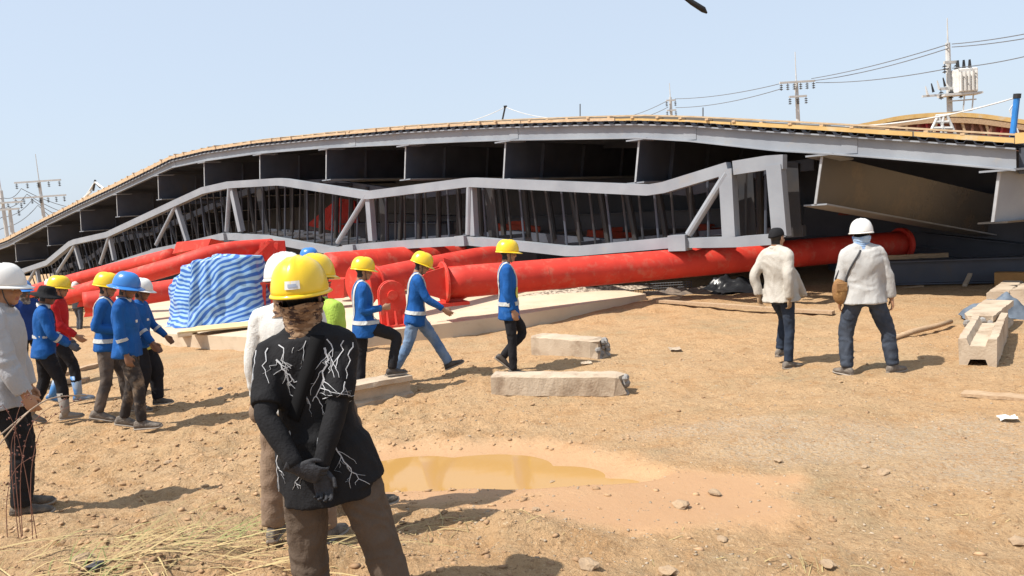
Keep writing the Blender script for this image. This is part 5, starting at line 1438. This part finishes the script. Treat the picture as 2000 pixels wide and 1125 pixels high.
# ---- two men hidden behind him
q = at_px(545, 1082)
I = person('man in dusty tan trousers and white helmet, hidden behind the black shirted man', (q[0] + .13, q[1] + .15, q[2]), R(-10), 1.60, dict(hp=3, lean=0, side=2, tl=(-.22, .05, -1), sl=(-.12, -.04, -1), tr=(.06, 0, -1), ual=(-.30, .0, -1), fal=(-.16, .30, -1), uar=(.02, .1, -1), far=(-.3, .4, -.8)), WKG,
    shirt=WHITEC, pants=TAN, hat='white', sleeve=1, shoes=SHOE_G, gaiter=GAITER_C, pr=(.104, .094, .082, .078, .072), wrp=.016)
mm = MB(); w_ = I['WL']; mm.ellipsoid(w_ + Vector((0, -.02, -.10)), (.07, .05, .10)); mm.tube([w_, w_ + Vector((0, -.01, -.04))], .02, 8); qq = Vector(q)
bag_me = mm; 
bag = thing('cloth_bag', 'small tan cloth bundle held by the man in tan trousers', 'bag', tuple(I['root'].matrix_basis @ (w_ + Vector((0, -.02, -.2)))))
mm2 = MB(); c = I['root'].matrix_basis @ (w_ + Vector((0, -.02, -.07)))
mm2.ellipsoid(c, (.045, .04, .065), None, 14, 10); mm2.build('bundle', TAN, bag, smooth=True)
mm2 = MB(); mm2.tube([c + Vector((0, 0, .06)), c + Vector((.01, 0, .13))], [.03, .015], 8); mm2.build('knot', TAN, bag, smooth=True)
q = at_px(690, 1040)
person('man in lime green vest and yellow helmet, mostly hidden behind the black shirted man', (P(624, 700, 4.75).x, 4.75, q[2]), R(-28), 1.58, dict(hp=6, tr=(.32, .06, -1), sr=(.30, -.1, -1), tyr=35, tl=(-.02, .1, -1), uar=(.02, -.05, -1), far=(-.1, .1, -1)), WKG,
    shirt=LIME, pants=KHAKI, hat='yellow', shoes=SHOE_D, gaiter=mat('red checked scarf', (.40, .03, .03), .9, col2=(.55, .50, .46), scale=26, mix=(.48, .53)), sleeve=.7)
q = P(606, 560, 12.0)
person('far man whose blue helmet peeks over the yellow helmet in front', (q.x, q.y, gz(q.x, q.y)), FACE_R, 1.70, None, WKG, shirt=NAVY, hat='blue', vx=.02)

# ---- leftmost man cut by the frame
q = P(-2, 700, 5.25)
person('man in pale grey shirt and white helmet, cut off by the left edge', (q.x, q.y, gz(q.x, q.y)), R(-72), 1.73, dict(hp=4, hy=-6, lean=6, tl=(-.08, .10, -1), tr=(.06, .22, -1), sl=(0, -.12, -1), sr=(0, -.12, -1), tyr=0, tyl=-5, uar=(.18, .22, -1), far=(-.02, .36, -1), ual=(-.2, .02, -1), fal=(0, .2, -1)), WKG,
    shirt=LGREY, pants=BLACKC, hat='white', shoes=SHOE_D, vx=.010, loose=.026, slr=(.082, .070, .064, .056), hem=-.12, hemf=1.2, collar=LGREY, wr=.014, skin=SKIN, pr=(.10, .09, .074, .068, .064), hvx=.005)
# ---- left group
q = at_px(105, 826)
person('worker in black brimmed hat, grey gloves and blue safety shirt, walking', q, R(-62), 1.62, dict(lean=7, hp=16, hy=0, tl=(-.05, -.12, -1), sl=(0, -.50, -1), tr=(.06, .34, -1), sr=(.02, .04, -1), tpl=-24, uar=(.20, .25, -1), far=(-.25, .8, -.75), ual=(-.15, .1, -1), fal=(.2, .75, -.6), tyr=4, tyl=-4), WKG,
    shirt=BLUE, pants=BLACKT, hat='brimhat', skin=SKIN_D, shoes=mat('grey rubber boot', (.26, .23, .20), .7, col2=(.18, .155, .13), scale=9), boot=.24, cuff=.6, gloves=GLOVE_G, cuff_band=True, bands=[(.16, -180, .16, 180, .035, HARN, 'reflective_band'), (.50, 25, .02, -40, .04, STRAPK, 'bag_strap')], collar=WHITEC, patches=[(.33, -35, .05, .035, WHITE, 'chest_patch')])
q = at_px(132, 790)
person('worker in red jersey, yellow helmet and blue rubber boots', q, R(-75), 1.64, dict(lean=6, hp=8, tl=(-.05, -.08, -1), sl=(0, -.42, -1), tr=(.05, .42, -1), sr=(.03, .06, -1), tpl=-20, uar=(.16, .2, -1), far=(-.1, .7, -.7), ual=(-.12, -.1, -1), fal=(0, .3, -1), tyr=0, tyl=0), WKG,
    shirt=REDC, pants=BLACKT, hat='yellow', shoes=SHOE_B, boot=.25, cuff=.55)
q = P(47, 600, 11.2)
person('worker with covered face and blue helmet behind the brimmed hat', (q.x, q.y, gz(q.x, q.y)), R(-120), 1.60, dict(hp=4), WKG, shirt=NAVY, hat='blue', gaiter=mat('dark face cover', (.10, .085, .08), .9, col2=(.30, .27, .24), scale=14, mix=(.5, .58)), skin=SKIN_D, vx=.018)
q = P(147, 560, 25.5)
person('distant man in white cap and dark vest walking away near the red pipes', (q.x, q.y, gz(q.x, q.y)), R(-15), 1.66, dict(tl=(-.05, .2, -1), sl=(0, -.2, -1), tr=(.05, -.12, -1), sr=(0, -.2, -1)), WKG, shirt=DGREY, pants=cloth('slate trousers', (.09, .10, .12)), hat='white', vx=.022, sleeve=.3, headvx=.014, hvx=.01)
q = P(96, 560, 23.0)
person('distant man in white helmet behind the yellow helmet at the left', (q.x, q.y, gz(q.x, q.y)), R(-60), 1.64, None, WKG, shirt=DGREY, hat='white', vx=.022, headvx=.014, hvx=.01)
q = at_px(222, 818)
person('worker in yellow helmet and blue shirt with grey straps, at the back of the trio', (q[0], q[1] + .05, q[2]), R(-70), 1.66, dict(lean=5, hp=12, hy=-12, tl=(-.05, .30, -1), sl=(0, .04, -1), tr=(.06, -.06, -1), sr=(.02, -.34, -1), tpr=-16, ual=(-.2, -.2, -1), fal=(.5, .7, -.25), uar=(.15, -.35, -1), far=(-.2, .9, -.25), tyr=6, tyl=0), WKG,
    shirt=BLUE, pants=cloth('worn brown trousers', (.15, .12, .10), (.05, .045, .045), 6), hat='yellow', shoes=SHOE_G, shoe_s=1.12, harness=True)
q = at_px(268, 838)
person('worker in wide brimmed blue helmet, blue shirt and torn muddy trousers', q, R(-82), 1.66, dict(lean=4, hp=14, hy=-8, tl=(-.06, -.08, -1), sl=(0, -.34, -1), tpl=-14, tr=(.06, .26, -1), sr=(.02, -.02, -1), uar=(.14, -.02, -1), far=(.0, .18, -1), ual=(-.12, .2, -1), fal=(.1, .6, -.8), tyr=4, tyl=-4), WKG,
    shirt=BLUE, pants=MUDDY, hat='blue', brim='full', shoes=SHOE_G, shoe_s=1.12, collar=WHITEC, cuff_band=True, cuff_at=.30, skin=SKIN_D, pr=(.10, .09, .072, .062, .055), loose=.02, patches=[(.30, 20, .05, .03, WHITE, 'chest_patch')])
q = at_px(290, 800)
person('worker in blue shirt and baggy black trousers, right of the trio', q, R(-84), 1.56, dict(lean=6, hp=12, tl=(-.05, .26, -1), sl=(0, .0, -1), tr=(.06, .06, -1), sr=(.02, -.25, -1), uar=(.12, .12, -1), far=(-.1, .55, -.9), ual=(-.1, .3, -1), fal=(.1, .7, -.8), tpr=-12, tyl=0, tyr=0), WKG,
    shirt=BLUE, pants=BLACKT, hat='white', shoes=SHOE_D, skin=SKIN_D, cuff_band=True, pr=(.115, .118, .112, .085, .07), bands=[(-.08, -180, -.08, 180, .04, HARN_Y, 'reflective_band')], patches=[(.30, 20, .05, .03, WHITE, 'chest_patch')])
# ---- the three in the middle
q = P(716, 700, 8.95)
person('worker in yellow helmet stepping with one foot up on the concrete I-beam', (q.x, q.y, gz(q.x, q.y)), R(-70), 1.60, dict(lean=3, hp=10, hy=-6, tl=(-.06, -.12, -1), sl=(0, -.12, -1), tr=(.10, .85, -.44), sr=(.05, -.24, -1), ref='l', uar=(.12, -.12, -1), far=(-.06, .95, .04), ual=(-.15, -.1, -1), fal=(.2, .6, -.7), tyr=2, tyl=0), WKG,
    shirt=BLUE, pants=BLACKT, hat='yellow', harness=True, hem=-.16, shoes=SHOE_K, hand_r=dict(curl=(60, 70, 50), tc=.8))
q = at_px(822, 742)
person('worker in yellow helmet and mid blue jeans taking a long stride', q, R(-80), 1.62, dict(lean=9, hp=24, hy=-6, tl=(-.06, .62, -1), sl=(-.02, .50, -1), tr=(.06, -.36, -1), sr=(.02, -.66, -1), tpl=18, tpr=-30, uar=(.14, .42, -1), far=(-.02, .80, -.62), ual=(-.14, -.3, -1), fal=(0, .1, -1), tyr=0, tyl=0), WKG,
    shirt=BLUE, pants=JEANS, hat='yellow', harness=True, hem=-.15, shoes=SHOE_K, shoe_s=1.05, hand_r=dict(spread=.3, curl=(15, 20, 15)), pr=(.10, .090, .074, .070, .066))
q = at_px(1003, 731)
person('worker in yellow helmet and black trousers walking in front of the main red pipe', q, R(-86), 1.68, dict(lean=2, hp=6, tl=(-.04, .42, -1), sl=(0, -.80, -.85), tr=(.06, .02, -1), sr=(.02, -.03, -1), ref='r', tpl=-42, uar=(.12, -.06, -1), far=(-.02, .24, -1), ual=(-.12, .0, -1), fal=(0, .3, -1), tyr=2, tyl=0), WKG,
    shirt=BLUE, pants=BLACKT, hat='yellow', harness=True, harness_y=True, hem=-.18, shoes=SHOE_K, pr=(.092, .080, .064, .058, .052))
# ---- the two at the right
q = at_px(1530, 717)
person('man in black cap, open off-white shirt and dark jeans, right of centre', q, R(-56), 1.68, dict(lean=-4, hp=3, hy=-6, tl=(-.16, .62, -.85), sl=(-.02, -.22, -1), tr=(.02, .04, -1), sr=(.0, -.12, -1), tpl=0, uar=(.20, -.30, -1), far=(-.10, .15, -1), ual=(-.36, -.42, -1), fal=(.12, .1, -1), tyr=18, tyl=-8, ref=None), WKG,
    shirt=CREAM, pants=JEANS_N, hat='cap', shoes=SHOE_G, loose=.034, hem=-.09, hemf=1.22, belly=.09, shirt_extra=[[(.06, .06, .38, .06, .05), (.08, .16, .18, .09, .05), (.10, .22, -.02, .10, .04), (.11, .24, -.09, .10, .03)]], collar=CREAM, wr=.016, shw=.160, slr=(.066, .060, .054, .050), pr=(.090, .080, .062, .056, .050), gloves=mat('tan glove', (.36, .24, .14), .85))
q = at_px(1692, 730)
I = person('man in white helmet, pale blue scarf and light jacket, right of the black capped man', q, R(-14), 1.68, dict(lean=1, hp=2, hy=0, tl=(-.24, .12, -1), sl=(-.04, -.16, -1), tr=(.36, .06, -1), sr=(.10, -.06, -1), tyr=50, tyl=-30, uar=(.30, -.02, -1), far=(.14, .05, -1), ual=(-.28, -.05, -1), fal=(-.02, .18, -1)), WKG,
    shirt=cloth('light grey jacket', (.49, .485, .47), (.41, .405, .395), 3), pants=JEANS_D, hat='white', gaiter=GAITER_B, shoes=SHOE_G, shoe_s=1.08, loose=.036, hem=-.09, hemf=1.12, fat=1.08, shw=.166, wr=.016, slr=(.070, .064, .058, .052), pr=(.104, .096, .082, .076, .068), wrp=.016,
    bands=[(-.02, -70, .50, -160, .02, STRAPK, 'bag_strap')])
mb_ = I['root'].matrix_basis; c = mb_ @ (I['hl'] + Vector((-.16, -.05, .06)))
bag = thing('shoulder_bag', 'small ochre shoulder bag at the left hip of the white helmeted man', 'bag', tuple(c - Vector((0, 0, .16))))
mm = MB(); mm.ellipsoid(c, (.085, .06, .15), None, 14, 10); mm.build('bag_body', mat('ochre canvas', (.36, .20, .07), .85, col2=(.24, .12, .05), scale=9, bump=.4), bag, smooth=True)
mm = MB(); mm.box(c + Vector((0, -.055, .05)), (.12, .015, .09)); mm.build('flap', MATS['ochre canvas'], bag, bevel=.006)
mm = MB(); mm.tube([c + Vector((-.05, 0, .13)), c + Vector((0, 0, .24)), c + Vector((.05, 0, .13))], .008, 6); mm.build('handle', STRAPK, bag)
# ================================================================== SCATTERED CLODS, STRAW AND GRASS
ico = bmesh.new(); bmesh.ops.create_icosphere(ico, subdivisions=1, radius=1.0)
IV = np.array([v.co[:] for v in ico.verts]); IF = np.array([[v.index for v in f.verts] for f in ico.faces]); ico.free()
def scatter(name, label, n, region, size, m_, flat=.6, seed=1, dens=None):
    r_ = np.random.default_rng(seed); x = r_.uniform(region[0], region[1], n * 3); y = region[2] + (region[3] - region[2]) * r_.random(n * 3) ** 1.5
    ok = ell(x, y, PUD) > 1.35
    if dens is not None: ok &= r_.random(n * 3) < dens(x, y)
    x, y = x[ok][:n], y[ok][:n]; n = len(x); z = ground_h(x, y)
    sc = size[0] + (size[1] - size[0]) * r_.random(n) ** 4
    nz_ = 1 + .30 * r_.normal(size=(n, len(IV)))
    a = r_.uniform(0, 6.28, n); ca, sa = np.cos(a), np.sin(a)
    V = IV[None] * nz_[:, :, None] * sc[:, None, None] * np.array([1.25, .9, flat])
    X = V[:, :, 0] * ca[:, None] - V[:, :, 1] * sa[:, None]; Y = V[:, :, 0] * sa[:, None] + V[:, :, 1] * ca[:, None]
    V = np.stack([X + x[:, None], Y + y[:, None], V[:, :, 2] + z[:, None] + sc[:, None] * .12], -1).reshape(-1, 3)
    F = (IF[None] + (np.arange(n) * len(IV))[:, None, None]).reshape(-1, 3)
    o = link_mesh(name, np_mesh(name, V, F, m_, False)); return tag(o, label, 'gravel', kind='stuff')
CLOD = mat('dirt clods', (.50, .32, .18), .97, col2=(.34, .21, .115), scale=1.6, detail=9, mix=(.4, .6))
GRAV = mat('pale gravel', (.46, .37, .27), .95, col2=(.31, .24, .17), scale=2.5, detail=9, mix=(.4, .6))
leftd = lambda x, y: .10 + .9 * sstep(1.0, -1.5, x)
scatter('dirt_clods', 'small brown dirt clods scattered over the churned ground', 9000, (-6, 6.5, 3.6, 11), (.004, .024), CLOD, .6, 3, leftd)
scatter('gravel', 'fine pale gravel scattered over the flat dirt at the right', 5200, (-1, 8.5, 3.9, 10), (.003, .013), GRAV, .55, 4)
# dry grass in the left foreground
def blades(name, label, spec, m_, seed, cat='grass'):
    r_ = random.Random(seed); mm = MB()
    for (cx, cy, sx_, sy_, n, L0, L1, lie) in spec:
        for _ in range(n):
            x = r_.gauss(cx, sx_); y = r_.gauss(cy, sy_); z = gz(x, y); L = r_.uniform(L0, L1); a = r_.gauss(lie[0], lie[1]); e = R(r_.uniform(*lie[2]))
            d_ = Vector((math.cos(a) * math.cos(e), math.sin(a) * math.cos(e), math.sin(e))); p = Vector((x, y, z)); w = r_.uniform(.0018, .0045); sd = Vector((-math.sin(a), math.cos(a), 0)); rows = []
            drop = r_.uniform(.2, .9)
            for k in range(6):
                t_ = k / 5; q = p + d_ * L * t_; q.z = max(q.z - drop * L * t_ * t_ * .5, gz(q.x, q.y) + .008 if k in (2, 5) else q.z - drop * L * t_ * t_ * .5)
                ww = w * (1 - .8 * t_); rows.append([q - sd * ww, q + sd * ww + Vector((0, 0, ww))])
            mm.loft(rows, False, False)
    o = mm.build(name, m_, recalc=False); return tag(o, label, cat, kind='stuff')
STRAW = mat('dry straw', (.50, .38, .18), .8, col2=(.36, .26, .12), scale=3)
GREENG = mat('fading green grass', (.20, .24, .07), .75, col2=(.36, .34, .14), scale=4)
g1 = G(300, 1080); g2 = G(420, 1060); g3 = G(150, 1110); g4 = G(820, 1040)
blades('dry_grass', 'dry straw stems lying over the dirt at lower left', [(g1.x, g1.y, .5, .16, 80, .25, .9, (.2, .45, (2, 18))), (g2.x, g2.y, .3, .14, 60, .2, .7, (2.6, .5, (2, 25))), (g3.x, g3.y, .3, .12, 40, .2, .5, (.5, 1.0, (5, 35))), (g4.x, g4.y, .25, .10, 36, .1, .3, (.3, 1.2, (2, 20)))], STRAW, 4)
blades('green_grass', 'thin green grass stems among the straw at lower left', [(g2.x - .1, g2.y + .02, .3, .1, 34, .25, .6, (.3, .7, (8, 40))), (g3.x + .05, g3.y, .12, .06, 26, .08, .25, (1.2, 1.0, (20, 60)))], GREENG, 8)
tw = G(1600, 1085); blades('dry_twigs', 'scattered dry twigs and straw bits on the right foreground', [(tw.x, tw.y, 1.0, .25, 26, .06, .25, (.6, .6, (0, 6))), (G(1560, 1110).x, G(1560, 1110).y, .08, .05, 24, .08, .2, (2.0, .7, (10, 40)))], STRAW, 12)
# reddish weeds at the left edge, standing before the leftmost man
wp = P(30, 860, 4.3); wz = gz(wp.x, wp.y)
weed = thing('dry_weed', 'reddish dry weed with thin curved stems at the left edge', 'weed', (wp.x, wp.y, wz))
RW = mat('red brown stem', (.22, .10, .07), .8); rs = random.Random(3)
lf = MB()
for i in range(6):
    b0 = Vector((wp.x + rs.uniform(-.12, .1), wp.y + rs.uniform(-.1, .1), wz)); h_ = rs.uniform(.5, .95); a = rs.uniform(-.5, .5)
    pts_ = cr([tuple(b0), tuple(b0 + Vector((a * .1, 0, h_ * .5))), tuple(b0 + Vector((a * .35, 0, h_ * .85))), tuple(b0 + Vector((a * .8, 0, h_)))], 4)
    mm = MB(); mm.tube(pts_, [.0028 * (1 - .6 * k / len(pts_)) for k in range(len(pts_))], 5); mm.build('stem', RW, weed)
    for j in range(14):
        q = Vector(pts_[rs.randrange(4, len(pts_))]) + Vector((rs.uniform(-.03, .03), rs.uniform(-.03, .03), rs.uniform(-.02, .02))); lf.ellipsoid(q, (rs.uniform(.003, .008), .004, rs.uniform(.003, .006)), Matrix.Rotation(rs.uniform(0, 3), 3, 'Y'), 6, 4)
tag(lf.build('seed_heads', mat('red brown seed', (.20, .085, .065), .85), weed), kind='stuff')
for lb, A_, B_, C_ in (('upper thin bramble stem arching across at the left edge', (0, 850, 4.4), (90, 782, 4.6), (170, 772, 4.8)), ('lower thin bramble stem at the left edge', (-10, 880, 4.4), (30, 830, 4.4), (60, 800, 4.5))):
    mm = MB(); mm.tube(cr([tuple(P(*A_)), tuple(P(*B_)), tuple(P(*C_))], 8), .0045, 5, caps=False); tag(mm.build('bramble_stem', mat('pale stem', (.45, .34, .25), .8), recalc=False), lb, 'stem')
